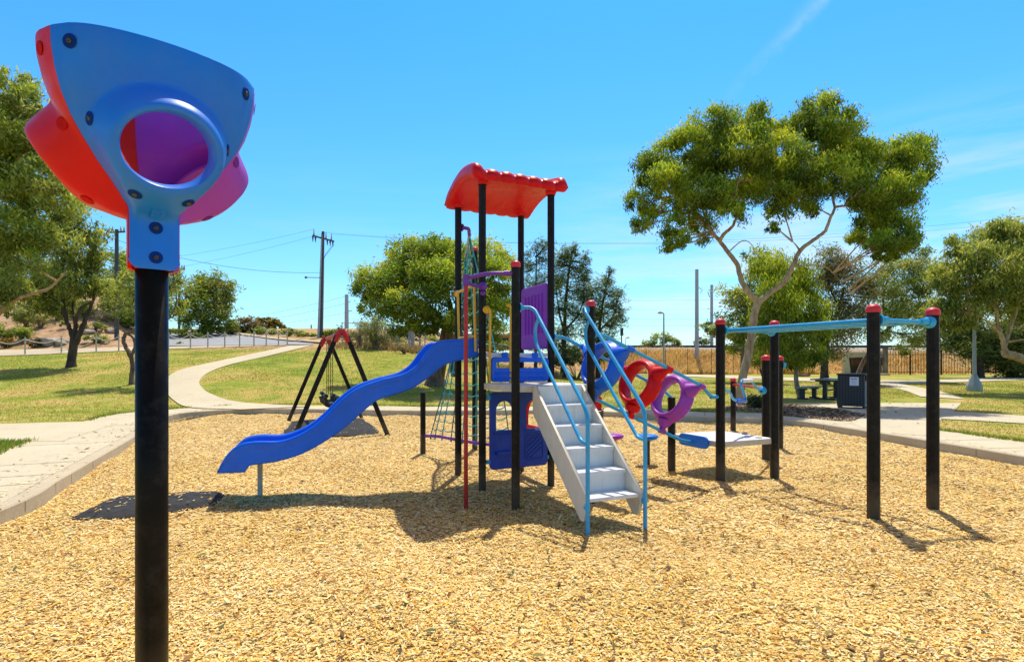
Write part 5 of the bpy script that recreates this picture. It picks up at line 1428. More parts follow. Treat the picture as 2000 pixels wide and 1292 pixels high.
shrub('shrub', 'grey-green wide shrub along the road in front of the flat-topped tree', (520, 664), 46, [(515, 650, 20, 11), (540, 652, 18, 10), (560, 656, 16, 8), (498, 654, 14, 9)], OLIVE[:3], 50, .3, .07)
shrub('shrub', 'small shrub at the end of the roadside planting', (585, 668), 45, [(575, 655, 14, 9), (595, 658, 14, 8)], OLIVE[1:4], 50, .3, .07)
shrub('shrub', 'pale twiggy leafless-looking shrub beside the grey mast', (703, 678), None, [(700, 640, 16, 22), (710, 632, 12, 16), (692, 650, 12, 16)], GREY, 26, .36, .022, -.8, 'bark_grey', twig=14, sr=.8)
shrub('shrub', 'dense twiggy khaki shrub in front of the chain fence', (735, 682), None, [(728, 650, 22, 24), (748, 648, 20, 24), (738, 630, 18, 14), (716, 642, 14, 16)], GREY + OLIVE[2:4], 75, .36, .026, -.9, 'bark_grey', twig=14, sr=.8)
shrub('shrub', 'small bluish shrub at the foot of the chain fence', (757, 680), 35.5, [(757, 672, 8, 7)], [(0.06, .10, .06), (0.1, .14, .08)], 110, .16, .04)
shrub('shrub', 'dry brown shrub below the fence handrail beside the slide', (790, 687), 34, [(788, 682, 11, 6), (776, 678, 9, 5)], BROWN, 110, .16, .03)
shrub('shrub', 'rounded olive shrub on top of the railway bank left of the lamp', (1285, 676), 56, [(1270, 668, 18, 9), (1290, 661, 20, 10), (1312, 668, 18, 8), (1322, 672, 10, 5)], OLIVE[:4], 50, .3, .08)
shrub('shrub', 'small grey-green shrub between the two rail masts', (1374, 676), 56, [(1365, 664, 10, 10), (1380, 668, 10, 7)], OLIVE[:3], 60, .3, .07)
shrub('shrub', 'green shrub under the weeping tree on the bank', (1490, 735), 38, [(1480, 700, 20, 18), (1500, 690, 18, 20)], LIME[:3], 90, .24, .05)
shrub('grass_clump', 'spiky flax-like clump at the foot of the black posts', (1480, 797), None, [(1480, 784, 20, 10), (1498, 786, 14, 9)], [(0.03, .05, .02), (0.06, .08, .03), (0.1, .12, .05)], 330, .42, .028, -.9, 'bark_mid', sig=.35, shell=.1)
# hedge-like growth far behind the fence
shrub('shrub', 'bright green shrub mass beyond the swing brackets', (655, 668), 43, [(640, 655, 16, 10), (662, 650, 16, 14), (680, 654, 12, 10)], OLIVE[1:4] + LIME[:2], 45, .34, .1)
shrub('shrub', 'dark shrub mass behind the chain fence under the big tree', (800, 672), 43, [(775, 652, 22, 16), (800, 655, 20, 15), (815, 640, 16, 18)], DARK + CAS[:2], 45, .34, .1)
shrub('shrub', 'pale green shrub in front of the brick house', (850, 672), 44, [(842, 662, 16, 8), (866, 668, 12, 6)], LIME[1:], 70, .28, .07)
shrub('shrub', 'green shrub seen between the tower posts', (968, 690), 44, [(958, 676, 16, 9), (980, 672, 16, 12)], OLIVE[1:4] + LIME[1:2], 60, .3, .07)
shrub('shrub', 'low dark shrub row under the she-oaks', (1125, 716), 36.5, [(1095, 706, 22, 10), (1125, 706, 24, 11), (1155, 708, 20, 9), (1070, 706, 16, 9)], DARK + CAS, 80, .26, .06)
shrub('shrub', 'green scrub on the crest between road end and power pole', (610, 664), 44, [(596, 655, 16, 7), (615, 657, 14, 6), (570, 650, 14, 8)], OLIVE[1:4], 60, .3, .07)
shrub('shrub', 'pale scrub line right of the power pole base', (668, 672), 41, [(650, 664, 16, 6), (680, 666, 18, 6), (700, 664, 14, 8)], GREY + OLIVE[2:4], 70, .26, .05)
shrub('shrub', 'olive scrub behind the fence, under the left of the dense tree', (765, 676), 40, [(745, 664, 16, 10), (775, 668, 18, 9), (765, 655, 12, 10)], OLIVE[:4], 70, .28, .06)
shrub('shrub', 'dark green shrub left of the flat-topped tree', (470, 652), 47, [(478, 645, 14, 9), (462, 640, 10, 10), (500, 648, 12, 8)], DARK + OLIVE[:2], 60, .3, .08)
for (lab, px, cl, pal) in (
    ('tall blond ornamental grass clump in the left garden', (52, 640), [(50, 612, 20, 16), (40, 622, 16, 12)], GREY + OLIVE[2:5]),
    ('yellowish grass clump beside the tall blond one', (80, 640), [(78, 622, 14, 12)], GREY + OLIVE[3:5])):
    shrub('grass_clump', lab, px, None, cl, pal, 120, .55, .03, -.6, sig=.35, shell=.1)
shrub('shrub', 'leafy green garden shrub left of the boulders', (42, 667), None, [(38, 648, 18, 14), (52, 652, 14, 12)], LIME[:3] + OLIVE[2:4], 120, .24, .05)
shrub('shrub', 'green garden shrub cut off by the left edge', (8, 667), None, [(4, 648, 16, 14), (14, 655, 10, 10)], LIME[:3] + OLIVE[2:4], 120, .24, .05)
shrub('shrub', 'clipped bronze shrub with orange top by the rope fence', (14, 680), None, [(12, 668, 18, 9)], [(0.25, .14, .02), (0.16, .10, .02), (0.08, .06, .015)], 200, .14, .05)
shrub('shrub', 'bronze dwarf shrub between boulders and rope fence', (66, 680), None, [(66, 668, 13, 9)], [(0.28, .15, .02), (0.14, .09, .02), (0.07, .06, .015)], 200, .14, .05)
shrub('shrub', 'sprawling green shrub below the old pole in the garden', (190, 668), None, [(180, 660, 18, 7), (205, 663, 14, 6)], OLIVE[1:4], 110, .22, .05)
shrub('shrub', 'grey-green mound on the garden bank behind the lawn tree', (185, 645), None, [(175, 635, 20, 8), (195, 638, 14, 7), (120, 632, 12, 6)], OLIVE[1:4] + GREY[:1], 80, .24, .05)
shrub('shrub', 'tiny green tuft at the driveway edge', (351, 672), None, [(351, 670, 7, 3)], OLIVE[1:4], 200, .14, .04)
for i, (lab, px, Y, cl) in enumerate((
    ('dark pine-like tree mass at the far left behind the garden', (60, 620), 56, [(30, 575, 40, 36), (80, 580, 36, 34), (120, 590, 34, 26), (170, 590, 34, 26), (0, 590, 40, 34)]),
    ('dark hedge trees behind the old power pole', (205, 625), 58, [(200, 600, 30, 26), (235, 610, 26, 20), (165, 612, 26, 18)]))):
    shrub('tree_row', lab, px, Y, cl, DARK + OLIVE[:2], 42, .42, .1)

for (lab, px, cl, pal) in (
    ('straw-coloured grass clump high on the garden bank', (112, 625), [(108, 606, 18, 12), (122, 612, 12, 9)], GREY + DP),
    ('lime green bush high on the bank between the lawn tree limbs', (162, 618), [(158, 598, 18, 14), (174, 604, 12, 11)], LIME),
    ('dry grass clump on the bank left of the old power pole', (208, 628), [(205, 614, 14, 10)], GREY + DP),
    ('loose green bush on the bank right of the old power pole', (246, 640), [(244, 622, 16, 13), (256, 630, 12, 9)], LIME[1:] + OLIVE[2:4]),
    ('yellow-green bush at the very top of the bank on the left', (95, 590), [(88, 566, 24, 18), (110, 572, 18, 14)], LIME[1:] + OLIVE[3:]),
    ('low green ground shrub beside the driveway, under the twisted tree', (285, 668), [(280, 660, 14, 6), (298, 662, 10, 5)], OLIVE[1:4])):
    shrub('shrub', lab, px, None, cl, pal, 100, .34, .045, -.2, sig=.32, shell=.2)
# rocks in the garden
def rock(px, py, rpx, label, flat=.55):
    p = hit(px, py); r = rpx * p.y / F
    bm = bmesh.new(); bmesh.ops.create_icosphere(bm, subdivisions=3, radius=r)
    sd = RNG.random(3) * 50
    for v in bm.verts:
        c = v.co / r
        n = math.sin(c.x * 3.1 + sd[0]) * .13 + math.sin(c.y * 4.3 + c.z * 2 + sd[1]) * .12 + math.sin(c.z * 5.7 + c.x * 3.3 + sd[2]) * .08
        v.co = v.co * (1 + n); v.co.z *= flat
        v.co.z = min(v.co.z, r * flat * .72 + .04 * r * math.sin(c.x * 7))
    me = bpy.data.meshes.new('boulder'); bm.to_mesh(me); bm.free(); me.transform(Matrix.Translation(p + UZ * r * flat * .35))
    me.materials.append(M['rock']); o = bpy.data.objects.new('boulder', me); link(o)
    tag(o, label, 'boulder', 'boulders in the left garden')
    return o
for px, py, r, lab in ((92, 672, 20, 'long flat pale boulder by the rope fence'), (62, 668, 11, 'rounded boulder beside the bronze shrub'), (122, 672, 12, 'boulder just left of the lawn tree trunk'), (108, 612, 14, 'high boulder on the bank above the lawn tree'),
                       (170, 650, 12, 'flat stone on the bank right of the lawn tree'), (215, 648, 10, 'stone beside the old power pole'), (20, 690, 0.1, '')):
    if lab: rock(px, py, r, lab)
rk = rock(1570, 735, 11, 'brown log-like rock under the weeping tree', .4); rk.name = 'boulder'; rk['group'] = ''; del rk['group']; rk.data.materials[0] = M['log']

# ------------------------------------------------------------------ fences
fn = thing('rope_fence', 'low pale post and rope fence along the footpath on the left', 'fence', hit(188, 688))
fp_px = [(-70, 696), (-10, 694.5), (49, 692.6), (120, 690), (188, 687), (232, 685.5), (285, 683.5), (329, 682), (372, 680), (406, 679), (439, 678), (468, 677), (496, 676), (520, 675.4), (544, 674.6), (561, 674)]
tops = []
for px, py in fp_px:
    b = hit(px, py); hh = 1.0
    m = MB(); m.tube([b - UZ * .3, b + UZ * hh], .04, 8); m.build('post', M['fence_post'], fn); tops.append(b + UZ * (hh - .12))
for a, b in zip(tops[:-1], tops[1:]):
    pts = [a.lerp(b, t) - UZ * (.24 * math.sin(math.pi * t)) for t in np.linspace(0, 1, 12)]
    m = MB(); m.tube(pts, .022, 6); m.build('rope', M['pale_wire'], fn)
# chain-link fence behind the lawn
cf = thing('chain_link_fence', 'tall chain-link fence with steel posts behind the lawn', 'fence', hit(740, 682))
cps = []
for px, Yc in ((668, 37.5), (713, 37), (752, 36.6), (777, 36.3), (799, 36), (830, 36), (870, 36), (940, 37), (1000, 38), (1060, 39)):
    x = (px - CX) * Yc / F; b = V((x, Yc, ground_at(x, Yc))); cps.append(b)
    m = MB(); m.tube([b - UZ * .2, b + UZ * 1.5], .032, 8); m.build('post', M['grey_metal'], cf)
for a, b in zip(cps[:-1], cps[1:]):
    m = MB(); m.tube([a + UZ * 1.47, b + UZ * 1.47], .022, 6); m.build('rail', M['grey_metal'], cf)
    m = MB(); L = (b - a).length; n = int(L / .28)
    for k in range(-int(1.45 / .28), n + 1):
        for sg in (1, -1):
            # diagonal wires clipped to the bay
            t0, t1 = k * .28 / L, (k * .28 + 1.45) / L
            z0, z1 = 0.05, 1.5
            if t0 < 0: z0 += -t0 * L; t0 = 0
            if t1 > 1: z1 -= (t1 - 1) * L; t1 = 1
            if t1 - t0 < .01: continue
            p, q_ = (a.lerp(b, t0), a.lerp(b, t1)) if sg > 0 else (a.lerp(b, 1 - t0), a.lerp(b, 1 - t1))
            m.tube([p + UZ * z0, q_ + UZ * z1], .005, 3, caps=False)
    m.build('mesh', M['grey_metal'], cf)
hr = P(777, 688, 35.6); hr.z = ground_at(hr.x, hr.y)
hb_ = thing('handrail', 'grey pipe handrail sloping down by the fence, left of the tree trunk', 'handrail', hr)
m = MB(); m.tube([hr, hr + UZ * 1.05], .03, 8); m.tube([hr + UZ * 1.05, hr + V((.25, 0, 1.05)), hr + V((.75, 0, .45)), hr + V((.75, 0, 0))], .03, 8); m.build('rail', M['grey_metal'], hb_)
for px in (799, 806, 820): 
    b = P(px, 690, 37); b.z = ground_at(b.x, b.y); t = thing('bollard', {799: 'pale square post left of the tree, first of three', 806: 'pale square post left of the tree, thickest one in the middle', 820: 'pale slim post nearest the tree trunk, last of three'}[px], 'post', b, 'pale posts behind the fence')
    m = MB(); w_ = .12 if px == 806 else .06; m.box(b + UZ * .9, V((w_, 0, 0)), V((0, w_, 0)), UZ * (1.0 if px == 806 else .9)); m.build('post', M['fence_post'], t, bevel=.01)
# iron picket fence on the right
pf = thing('iron_fence', 'black iron picket fence in front of the railway bank on the right', 'fence', P(1860, 742, 45))
x0, x1 = (1722 - CX) * 44.6 / F, (2030 - CX) * 44.6 / F
yF = 44.9
xs = np.arange(x0, x1, .22)
m = MB()
for i, x in enumerate(xs):
    z = ground_at(x, yF)
    m.tube([V((x, yF, z + .05)), V((x, yF, z + 1.85)), V((x, yF, z + 1.95))], [.017, .017, .004], 5)
pk = m.build('pickets', M['track'], pf)
for zz in (.25, 1.6):
    m = MB(); m.tube([V((x, yF, ground_at(x, yF) + zz)) for x in np.linspace(x0, x1, 12)], .025, 6); m.build('rail', M['track'], pf)
for x in np.arange(x0, x1, 2.45):
    z = ground_at(x, yF); m = MB(); m.box(V((x, yF, z + .98)), V((.045, 0, 0)), V((0, .045, 0)), UZ * 1.0); m.build('post', M['track'], pf)
b = V((x0 + .45, yF - .05, ground_at(x0, yF))); gp = thing('gate_post', 'weathered timber post at the left end of the iron fence', 'post', b)
m = MB(); m.box(b + UZ * 1.08, V((.14, 0, 0)), V((0, .14, 0)), UZ * 1.1); m.build('post', M['bark_grey'], gp, bevel=.02)
# farm-style wire fence on the embankment
wf = thing('wire_fence', 'thin wire fence with slim steel posts below the railway bank', 'fence', P(1260, 730, 46.5))
prev = None
for px in (1180, 1222, 1262, 1300, 1343, 1390, 1432, 1480, 1532, 1590):
    x = (px - CX) * 46.2 / F; b = V((x, 46.2, ground_at(x, 46.2)))
    m = MB(); m.tube([b - UZ * .1, b + UZ * 2.1], .022, 6); m.build('post', M['track'], wf)
    if prev is not None:
        m = MB()
        for z in (.4, .8, 1.2, 1.6, 2.0): m.tube([prev + UZ * z, b + UZ * z], .006, 3, caps=False)
        m.build('wires', M['grey_metal'], wf)
    prev = b

# ------------------------------------------------------------------ railway and portal
rt = MB(); xs = np.linspace(4, 95, 60)
for x in (0,): 
    pts = [V((x_, 55.5, ground_at(x_, 55.5) + .13)) for x_ in xs]
    for a, b in zip(pts[:-1], pts[1:]): rt.box((a + b) / 2, V(((b.x - a.x) / 2, 0, (b.z - a.z) / 2)), V((0, .06, 0)), UZ * .12)
tr = rt.build('railway_track', M['track']); tag(tr, 'dark railway track along the top of the ballast bank', 'railway track')
up = thing('underpass', 'pale concrete underpass portal with leaning wing wall behind the bin', 'underpass', P(1690, 745, 46))
def uq(px, py, Y): return P(px, py, Y)
def quadbox(name, quad_px, Y, depth, mat):
    m = MB(); fr_ = [P(x, y, Y) for x, y in quad_px]; bk = [P(x, y, Y) + V((0, depth, 0)) for x, y in quad_px]
    n = len(fr_); m.add(fr_ + bk, [tuple(range(n)), tuple(reversed(range(n, 2 * n)))] + [(i, (i + 1) % n, n + (i + 1) % n, n + i) for i in range(n)], False)
    return m.build(name, mat, up, bevel=.02)
quadbox('lintel', [(1657, 688), (1722, 686), (1724, 696), (1657, 698)], 46.0, .35, M['wall'])
quadbox('wing_wall', [(1650, 690), (1657, 688), (1664, 746), (1648, 746)], 45.6, .30, M['wall'])
quadbox('opening', [(1658, 699), (1722, 697), (1722, 748), (1660, 748)], 46.5, .3, M['tunnel_dark'])  # solid near-black slab, painting the shade inside the underpass
quadbox('block', [(1718, 729), (1738, 729), (1739, 748), (1718, 748)], 43.6, .8, M['wall'])
m = MB(); m.tube([P(1660, 706, 46.6), P(1722, 704, 46.6)], .42, 24); m.build('pipe', M['log'], up)

# ------------------------------------------------------------------ house behind the big tree
hb0 = P(850, 676, 50); hb0.z = ground_at(hb0.x, hb0.y)
hs = thing('house', 'pinkish brick house with pale low roof behind the big tree', 'house', hb0)
x0, x1, y0, y1 = -9.2, 0.5, 50, 57; zg = ground_at(-4, 50) - .5; ze = 1.5 + 53 * 50 / F
m = MB(); m.box(((x0 + x1) / 2, (y0 + y1) / 2, (zg + ze) / 2), ((x1 - x0) / 2, 0, 0), (0, (y1 - y0) / 2, 0), (0, 0, (ze - zg) / 2)); m.build('wall', M['brick'], hs)
m = MB(); e = .5; zr = ze + 1.1
m.add([(x0 - e, y0 - e, ze), (x1 + e, y0 - e, ze), (x1 + e, y1 + e, ze), (x0 - e, y1 + e, ze), (x0 + 2.6, 53.5, zr), (x1 - 2.6, 53.5, zr)], [(0, 1, 5, 4), (1, 2, 5), (2, 3, 4, 5), (3, 0, 4), (3, 2, 1, 0)], False)
rf_ = m.build('roof', M['roof_tile'], hs)
m = MB(); m.box(((x0 + x1) / 2, y0 - e - .05, ze - .02), ((x1 - x0) / 2 + e, 0, 0), (0, .06, 0), (0, 0, .07)); m.build('gutter', M['fence_post'], rf_)
for xx in (-7.2, -3.2, -.9):
    m = MB(); m.box((xx, y0 - .01, ze - .75), (.6, 0, 0), (0, .03, 0), (0, 0, .45)); w_ = m.build('window', M['window'], hs)
    m = MB()
    for sx in (-.62, 0, .62): m.box((xx + sx, y0 - .05, ze - .75), (.03, 0, 0), (0, .02, 0), (0, 0, .48))
    m.build('frame', M['fence_post'], w_)

# ------------------------------------------------------------------ poles, masts, lamps, wires
def insul(m, p, up=1, h=.45): m.tube([p, p + UZ * .1 * up, p + UZ * .2 * up, p + UZ * h * up], [.03, .07, .05, .02], 8)
pb_ = P(626, 672, 43); pb_.z = ground_at(pb_.x, pb_.y)
up1 = thing('power_pole', 'tall dark power pole with crossarm and insulators beyond the swing set', 'power pole', pb_)
tpz = P(631, 452, 43)
ax_ = V((tpz.x - pb_.x, 0, 0))
m = MB(); m.tube([pb_ - UZ * .5, pb_.lerp(tpz, .5), tpz], [.20, .17, .12], 4, smooth=False); m.build('pole', M['stobie'], up1)
m = MB(); m.tube([pb_ - UZ * .5 + V((-.12, -.08, 0)), pb_.lerp(tpz, .97) + V((-.06, -.05, 0))], [.13, .07], 6); m.build('concrete_core', M['mast'], up1)
aL, aR = P(611, 460, 42.2), P(652, 471, 44)
m = MB(); m.tube([aL, aR], .07, 6); ca = m.build('crossarm', M['stobie'], up1)
wires_from = []
for t in (.05, .62, .88):
    p = aL.lerp(aR, t); m = MB(); insul(m, p, 1, .55); m.build('insulator', M['mast'], ca); wires_from.append(p + UZ * .5)
for t in (.0, .12, .68, .82, .95):
    p = aL.lerp(aR, t); m = MB(); insul(m, p, -1, .45); m.build('insulator', M['stobie'], ca)
m = MB(); m.tube([P(630, 545, 43), P(628, 542, 42.9), P(600, 541.5, 42.5)], .025, 6); m.tube([P(600, 541.5, 42.5), P(596, 541.5, 42.4)], [.06, .10], 8); m.build('street_light', M['stobie'], up1)
m = MB(); m.tube([P(631, 505, 43), P(640, 494, 43), P(652, 478, 43.6)], .015, 5); m.tube([P(631, 510, 43), P(636, 496, 43), P(648, 480, 43.6)], .015, 5); m.build('down_cable', M['wire'], up1)

def cross_pole(label, px, py0, py1, Y, r, arm, mat='stobie', cat='power pole', name='power_pole'):
    b = P(px, py0, Y); b.z = min(b.z, ground_at(b.x, b.y)) - .2
    t = P(px, py1, Y); o = thing(name, label, cat, b)
    m = MB(); m.tube([b, t], [r, r * .75], 6); m.build('pole', M[mat], o)
    if arm:
        m = MB(); m.tube([t - UZ * .2 - V((arm, 0, 0)), t - UZ * .2 + V((arm, 0, .05))], .06, 6); a_ = m.build('crossarm', M[mat], o)
        for s in (-.9, -.5, .5, .9): m = MB(); insul(m, t + V((s * arm, 0, -.15)), 1, .35); m.build('insulator', M['mast'], a_)
    return o, t
cross_pole('old power pole rising through the trees left of the funnel pole', 228, 668, 448, 38, .16, .55)
cross_pole('slim dark pole just right of the black funnel pole', 350, 655, 522, 46, .11, .45)
mast1, mt1 = cross_pole('grey steel rail mast left of the dense tree', 677, 672, 575, 56, .24, 0, 'mast', 'rail mast', 'rail_mast')
m = MB(); m.tube([P(678, 608, 56), P(688, 606, 56)], .04, 6); m.tube([P(678, 590, 56), P(686, 588, 56)], .03, 6); m.build('bracket', M['mast'], mast1)
mast2, mt2 = cross_pole('tallest grey rail mast standing in the dry grass', 1361, 728, 526, 50, .20, 0, 'mast', 'rail mast', 'rail_mast')
m = MB(); m.tube([P(1363, 560, 50), P(1372, 566, 50), P(1368, 572, 50)], .03, 6); m.build('bracket', M['mast'], mast2)
mast3, mt3 = cross_pole('shorter grey rail mast just right of the tallest one', 1390, 676, 556, 57, .18, 0, 'mast', 'rail mast', 'rail_mast')
m = MB(); m.tube([P(1390, 574, 57), P(1382, 570, 57), P(1386, 580, 57)], .04, 6); m.build('bracket', M['stobie'], mast3)
cross_pole('thin grey pole left of the utility pole base', 608, 668, 634, 54, .10, 0, 'mast', 'pole', 'slim_pole')
sg, sgt = cross_pole('rail signal on a thin pole above the bank', 1214, 676, 644, 57, .07, 0, 'stobie', 'rail signal', 'rail_signal')
m = MB(); m.box(sgt + V((0, -.1, -.2)), V((.14, 0, 0)), V((0, .08, 0)), UZ * .38); m.build('signal_head', M['track'], sg)
# street lamps
def lamp(label, px, py0, py1, Y, r, side, mat='lamp'):
    b = P(px, py0, Y); b.z = ground_at(b.x, b.y); t = P(px, py1, Y)
    o = thing('street_lamp', label, 'street lamp', b)
    m = MB(); m.tube([b - UZ * .1, t], [r, r * .6], 10); m.build('pole', M[mat], o)
    m = MB(); m.tube([t, t + V((side * .12, 0, .05)), t + V((side * .32, 0, .07)), t + V((side * .48, 0, .04))], [.04, .07, .11, .05], 8); m.build('lamp_head', M['fence_post'], o)
    return o, b, t
lamp('slim lamp post with pale head in front of the dry grass bank', 1296.5, 727, 612, 45, .085, -1)
lm, lb, lt_ = lamp('grey lamp post with flared concrete footing on the right lawn', 1903, 770, 590, 25.2, .085, -1)
m = MB(); m.lathe([(.30, -.1), (.30, .22), (.27, .30), (.14, .62), (.10, .72), (0, .72)], lb, UZ, 8, False); m.build('footing', M['lamp'], lm, bevel=.01)
lamp('tiny distant lamp on the skyline right of the rail signal', 1222, 677, 660, 70, .05, 1)

def wire(a, b, sag, label, r=.008, group='overhead wires'):
    pts = [a.lerp(b, t) - UZ * (sag * 4 * t * (1 - t)) for t in np.linspace(0, 1, 24)]
    m = MB(); m.tube(pts, r, 4, caps=False); o = m.build('overhead_wire', M['wire'], None); tag(o, label, 'overhead wire', group)
wr = wires_from
wire(wr[0], P(-200, 500, 60), 2.0, 'upper wire running left from the utility pole crossarm')
wire(wr[1], P(-200, 540, 58), 2.0, 'second wire running left from the utility pole crossarm')
wire(wr[1], P(2300, 398, 36), 1.6, 'long wire crossing the sky to the right, upper one of the pair', .008)
wire(wr[2], P(2300, 380, 40), 1.8, 'long wire crossing the sky to the right, lower one of the pair', .008)
wire(P(629, 532, 43), P(180, 452, 38), .8, 'thick service cable dropping from the funnel side to the utility pole', .016)
for i, (ya, yb) in enumerate(((578, 556), (592, 578), (610, 598), (622, 612))):
    wire(P(677, ya, 56), P(2100, yb, 64), 1.0, ['topmost rail wire strung behind the tower between the grey masts', 'second rail wire from the top between the grey masts', 'third rail wire from the top between the grey masts', 'lowest rail wire between the grey masts'][i], .011, 'rail wires')
for i, (ya, yb) in enumerate(((578, 640), (592, 648), (610, 650))):
    wire(P(677, ya, 56), P(300, yb, 75), .6, ['highest rail wire running left from the grey mast', 'middle rail wire running left from the grey mast', 'lowest rail wire running left from the grey mast'][i], .011, 'rail wires')

# ------------------------------------------------------------------ picnic table, bench, bin
bb = G(1662, 797, .124); bw = .66; 
bn = thing('bin_enclosure', 'black perforated bin enclosure with white notice on its front', 'bin', bb)
bu = V((.80, -.60, 0)).normalized(); bv = V((-bu.y, bu.x, 0)); bh = .99; fw, fd = .345, .29
def bq(a, b, z): return bb + bu * a + bv * b + UZ * z
perf_mat, nt_p, b_p, o_p = nt_new('perforated_panel')
pp_ = pos(nt_p)
dn = nt_p.nodes.new('ShaderNodeVectorMath'); dn.operation = 'DOT_PRODUCT'; nt_p.links.new(pp_, dn.inputs[0]); dn.inputs[1].default_value = bu
sp2 = nt_p.nodes.new('ShaderNodeSeparateXYZ'); nt_p.links.new(pp_, sp2.inputs[0])
hole = None
for so2 in (dn.outputs['Value'], sp2.outputs[2]):
    fr2 = mth(nt_p, 'FRACT', mth(nt_p, 'DIVIDE', so2, .075)); g2 = mth(nt_p, 'MULTIPLY', mth(nt_p, 'GREATER_THAN', fr2, .2), mth(nt_p, 'LESS_THAN', fr2, .8))
    hole = g2 if hole is None else mth(nt_p, 'MULTIPLY', hole, g2)
nt_p.links.new(mix(nt_p, hole, (.035, .033, .032), (.004, .004, .004)), b_p.inputs['Base Color']); b_p.inputs['Roughness'].default_value = .5
m = MB(); m.box(bq(0, 0, bh / 2 + .02), bu * fw, bv * .02, UZ * (bh / 2 - .04)); front = m.build('front_panel', perf_mat, bn, bevel=.006)
for (a, b_, ua, ub) in ((fw, fd, .02, fd), (-fw, fd, .02, fd)):
    m = MB(); m.box(bq(a, b_, bh / 2 - .06), bu * ua, bv * ub, UZ * (bh / 2 - .12)); 
    for k in range(9): m.box(bq(a + (.022 if a > 0 else -.022), b_, .18 + k * .075), bu * .012, bv * (ub - .05), UZ * .018)
    m.build('side_panel', M['bench_leg'] if a < 0 else M['bench'], bn)
m = MB(); m.box(bq(0, fd * 2, bh / 2 + .02), bu * fw, bv * .02, UZ * (bh / 2 - .04)); m.build('back_panel', M['bin'], bn)
m = MB(); m.box(bq(0, fd, bh + .012), bu * (fw + .03), bv * (fd + .04), UZ * .022); m.build('lid', M['bin'], bn, bevel=.006)
for s in (-1, 1):
    for b_ in (0.03, fd * 2 - .03): m = MB(); m.box(bq(s * (fw - .03), b_, bh / 2), bu * .03, bv * .03, UZ * (bh / 2)); m.build('corner_post', M['bin'], bn)
m = MB(); m.box(bq(.085, -.026, .80), bu * .115, bv * .003, UZ * .125); nt_ = m.build('notice', M['paper'], front)
m = MB()
for (a0_, a1_, z, hgt) in ((-.005, .08, .875, .010), (.09, .155, .88, .012)): m.box(bq((a0_ + a1_) / 2, -.0305, z), bu * ((a1_ - a0_) / 2), bv * .0015, UZ * hgt)
m.build('heading', M['ink'], nt_)
m = MB()
for k in range(5): m.box(bq(.085, -.0305, 0.83 - k * .03), bu * (.075 - .012 * (k % 2)), bv * .0015, UZ * .006)
m.build('printed_lines', M['ink_pink'], nt_)

def table_like(name, label, cat, c, u, half_u, half_v, h, boards, legs):
    o = thing(name, label, cat, c); v = V((-u.y, u.x, 0))
    m = MB()
    for k in range(boards):
        b = -half_v + (k + .5) * 2 * half_v / boards
        m.box(c + v * b + UZ * (h - .025), u * half_u, v * (half_v / boards - .008), UZ * .025)
    m.build('top' if cat == 'table' else 'seat', M['bench'], o, bevel=.005)
    for s in legs:
        m = MB(); q_ = c + u * s
        m.box(q_ + UZ * (h / 2 - .02), u * .05, v * .07, UZ * (h / 2 - .06)); m.box(q_ + UZ * .035, u * .05, v * (half_v * .95), UZ * .035); m.box(q_ + UZ * (h - .075), u * .04, v * (half_v * .9), UZ * .03)
        m.build('leg', M['bench_leg'], o, bevel=.004)
    if cat == 'table':
        m = MB(); m.box(c + UZ * .34, u * (abs(legs[0]) - .05), v * .025, UZ * .03); m.build('brace', M['bench_leg'], o)
    return o
tu = V((1, .85, 0)).normalized()
tc = G(1622, 779, .124); bc_ = G(1579, 779, .124)
table_like('picnic_table', 'slatted picnic table standing behind the bin', 'table', tc, tu, .92, .36, .76, 5, (-.5, .5))
table_like('bench', 'backless slatted bench left of the picnic table', 'bench', bc_, tu, .82, .17, .46, 2, (-.5, .5))
table_like('bench', 'backless slatted bench on the far side of the picnic table, mostly behind the bin', 'bench', tc + V((tu.y, -tu.x, 0)) * 1.0 + V((.4, .6, 0)), tu, .82, .17, .46, 2, (-.5, .5))

print('LEAVES', LTOT)
# ------------------------------------------------------------------ camera, sun, sky
cam = bpy.data.cameras.new('camera'); cam.lens = 20.0; cam.sensor_width = 36; cam.sensor_fit = 'HORIZONTAL'
cam.shift_y = 0.03; cam.clip_end = 6000; cam.clip_start = .05
co = bpy.data.objects.new('camera', cam); link(co); co.location = (0, 0, H); co.rotation_euler = (math.radians(90), 0, 0)
SC.camera = co

sun_dir = V((.20, .88, 2.04)).normalized()
el = math.asin(sun_dir.z); az = math.atan2(sun_dir.x, sun_dir.y)
sl_ = bpy.data.lights.new('sun', 'SUN'); sl_.energy = 5.0; sl_.angle = math.radians(.53); sl_.color = (1.0, .95, .84)
so_ = bpy.data.objects.new('sun', sl_); link(so_); so_.rotation_euler = (-sun_dir).to_track_quat('-Z', 'Y').to_euler()

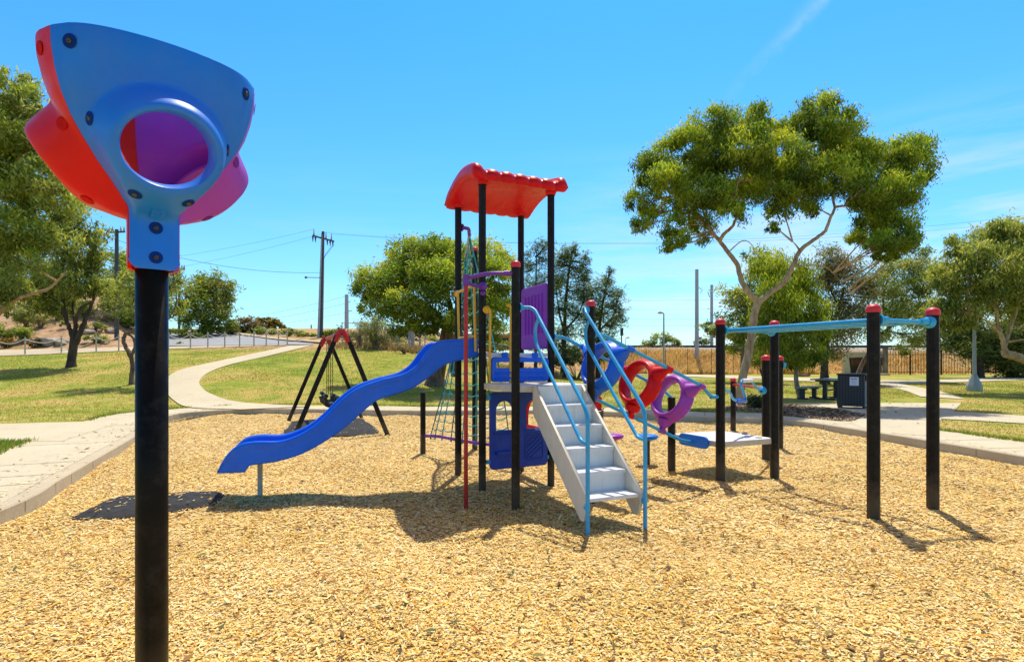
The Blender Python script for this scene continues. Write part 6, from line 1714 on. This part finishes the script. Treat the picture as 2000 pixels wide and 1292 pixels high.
wld = bpy.data.worlds.new('World'); SC.world = wld; wld.use_nodes = True
nt = wld.node_tree; bg = nt.nodes['Background']; bg.inputs['Strength'].default_value = 0.15
sky = nt.nodes.new('ShaderNodeTexSky'); sky.sky_type = 'NISHITA'; sky.sun_disc = False
sky.sun_elevation = el; sky.sun_rotation = az; sky.air_density = 1.0; sky.dust_density = .6; sky.ozone_density = 1.6; sky.altitude = 30
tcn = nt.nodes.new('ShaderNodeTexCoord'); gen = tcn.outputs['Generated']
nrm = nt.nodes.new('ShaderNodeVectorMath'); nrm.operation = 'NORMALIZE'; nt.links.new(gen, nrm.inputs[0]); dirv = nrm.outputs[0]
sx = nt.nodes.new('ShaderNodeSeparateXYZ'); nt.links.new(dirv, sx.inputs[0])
tint_ = ramp(nt, sx.outputs[2], [(0.00, (0.388, 0.562, 0.625)), (0.12, (0.312, 0.544, 0.663)), (0.30, (0.200, 0.537, 0.762)), (0.55, (0.125, 0.500, 0.825)), (0.74, (0.688, 0.413, 0.263)), (1.00, (0.938, 0.450, 0.200))])  # warm zenith stops, out of view, added to neutralise the blue shadow fill
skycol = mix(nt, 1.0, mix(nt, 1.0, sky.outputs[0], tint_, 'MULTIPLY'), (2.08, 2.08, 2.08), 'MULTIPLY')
# thin streaky cirrus, low on the right
mp2 = nt.nodes.new('ShaderNodeMapping'); mp2.inputs['Scale'].default_value = (1.2, 1.2, 9.0); mp2.inputs['Rotation'].default_value = (0, math.radians(12), 0)
nt.links.new(dirv, mp2.inputs[0])
cn = noise_out(nt, mp2.outputs[0], 2.6, 7, .6)
cm_ = ramp(nt, cn, [(.43, (0, 0, 0)), (.62, (1, 1, 1))])
lowm = mth(nt, 'MULTIPLY', ramp(nt, sx.outputs[2], [(.02, (1, 1, 1)), (.20, (.8, .8, .8)), (.36, (0, 0, 0))]), ramp(nt, sx.outputs[0], [(.0, (0.12,) * 3), (.35, (1, 1, 1))]))
cf1 = mth(nt, 'MULTIPLY', mth(nt, 'MULTIPLY', cm_, lowm), .62)
d1, d2 = V((.56, 1, .66)).normalized(), V((.39, 1, .478)).normalized()
pn = d1.cross(d2).normalized(); dm = (d1 + d2).normalized(); tg = (d1 - d2); tg = (tg - dm * tg.dot(dm)).normalized()
def dotn(vec):
    n = nt.nodes.new('ShaderNodeVectorMath'); n.operation = 'DOT_PRODUCT'; nt.links.new(dirv, n.inputs[0]); n.inputs[1].default_value = vec; return n.outputs['Value']
cn2 = noise_out(nt, dirv, 22, 6, .65)
dist = mth(nt, 'ABSOLUTE', mth(nt, 'ADD', dotn(pn), mth(nt, 'MULTIPLY', mth(nt, 'SUBTRACT', cn2, .5), .03)))
trail = ramp(nt, dist, [(.0, (1, 1, 1)), (.013, (0, 0, 0))])
al = dotn(tg)
trail = mth(nt, 'MULTIPLY', mth(nt, 'MULTIPLY', trail, ramp(nt, mth(nt, 'ADD', al, .5), [(.385, (0, 0, 0)), (.46, (.6,) * 3), (.58, (1, 1, 1))])), ramp(nt, cn2, [(.35, (.2,) * 3), (.65, (1, 1, 1))]))
cfac = mth(nt, 'ADD', cf1, mth(nt, 'MULTIPLY', trail, .20), True)
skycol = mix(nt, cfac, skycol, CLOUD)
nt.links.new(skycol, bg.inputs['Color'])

SC.view_settings.view_transform = 'Standard'; SC.view_settings.look = 'None'; SC.view_settings.exposure = 0; SC.view_settings.gamma = 1
SC.render.engine = 'CYCLES'
SC.cycles.max_bounces = 6; SC.cycles.diffuse_bounces = 3; SC.cycles.glossy_bounces = 3; SC.cycles.transparent_max_bounces = 4
SC.cycles.use_denoising = True
SC.render.resolution_x, SC.render.resolution_y = 1024, 661
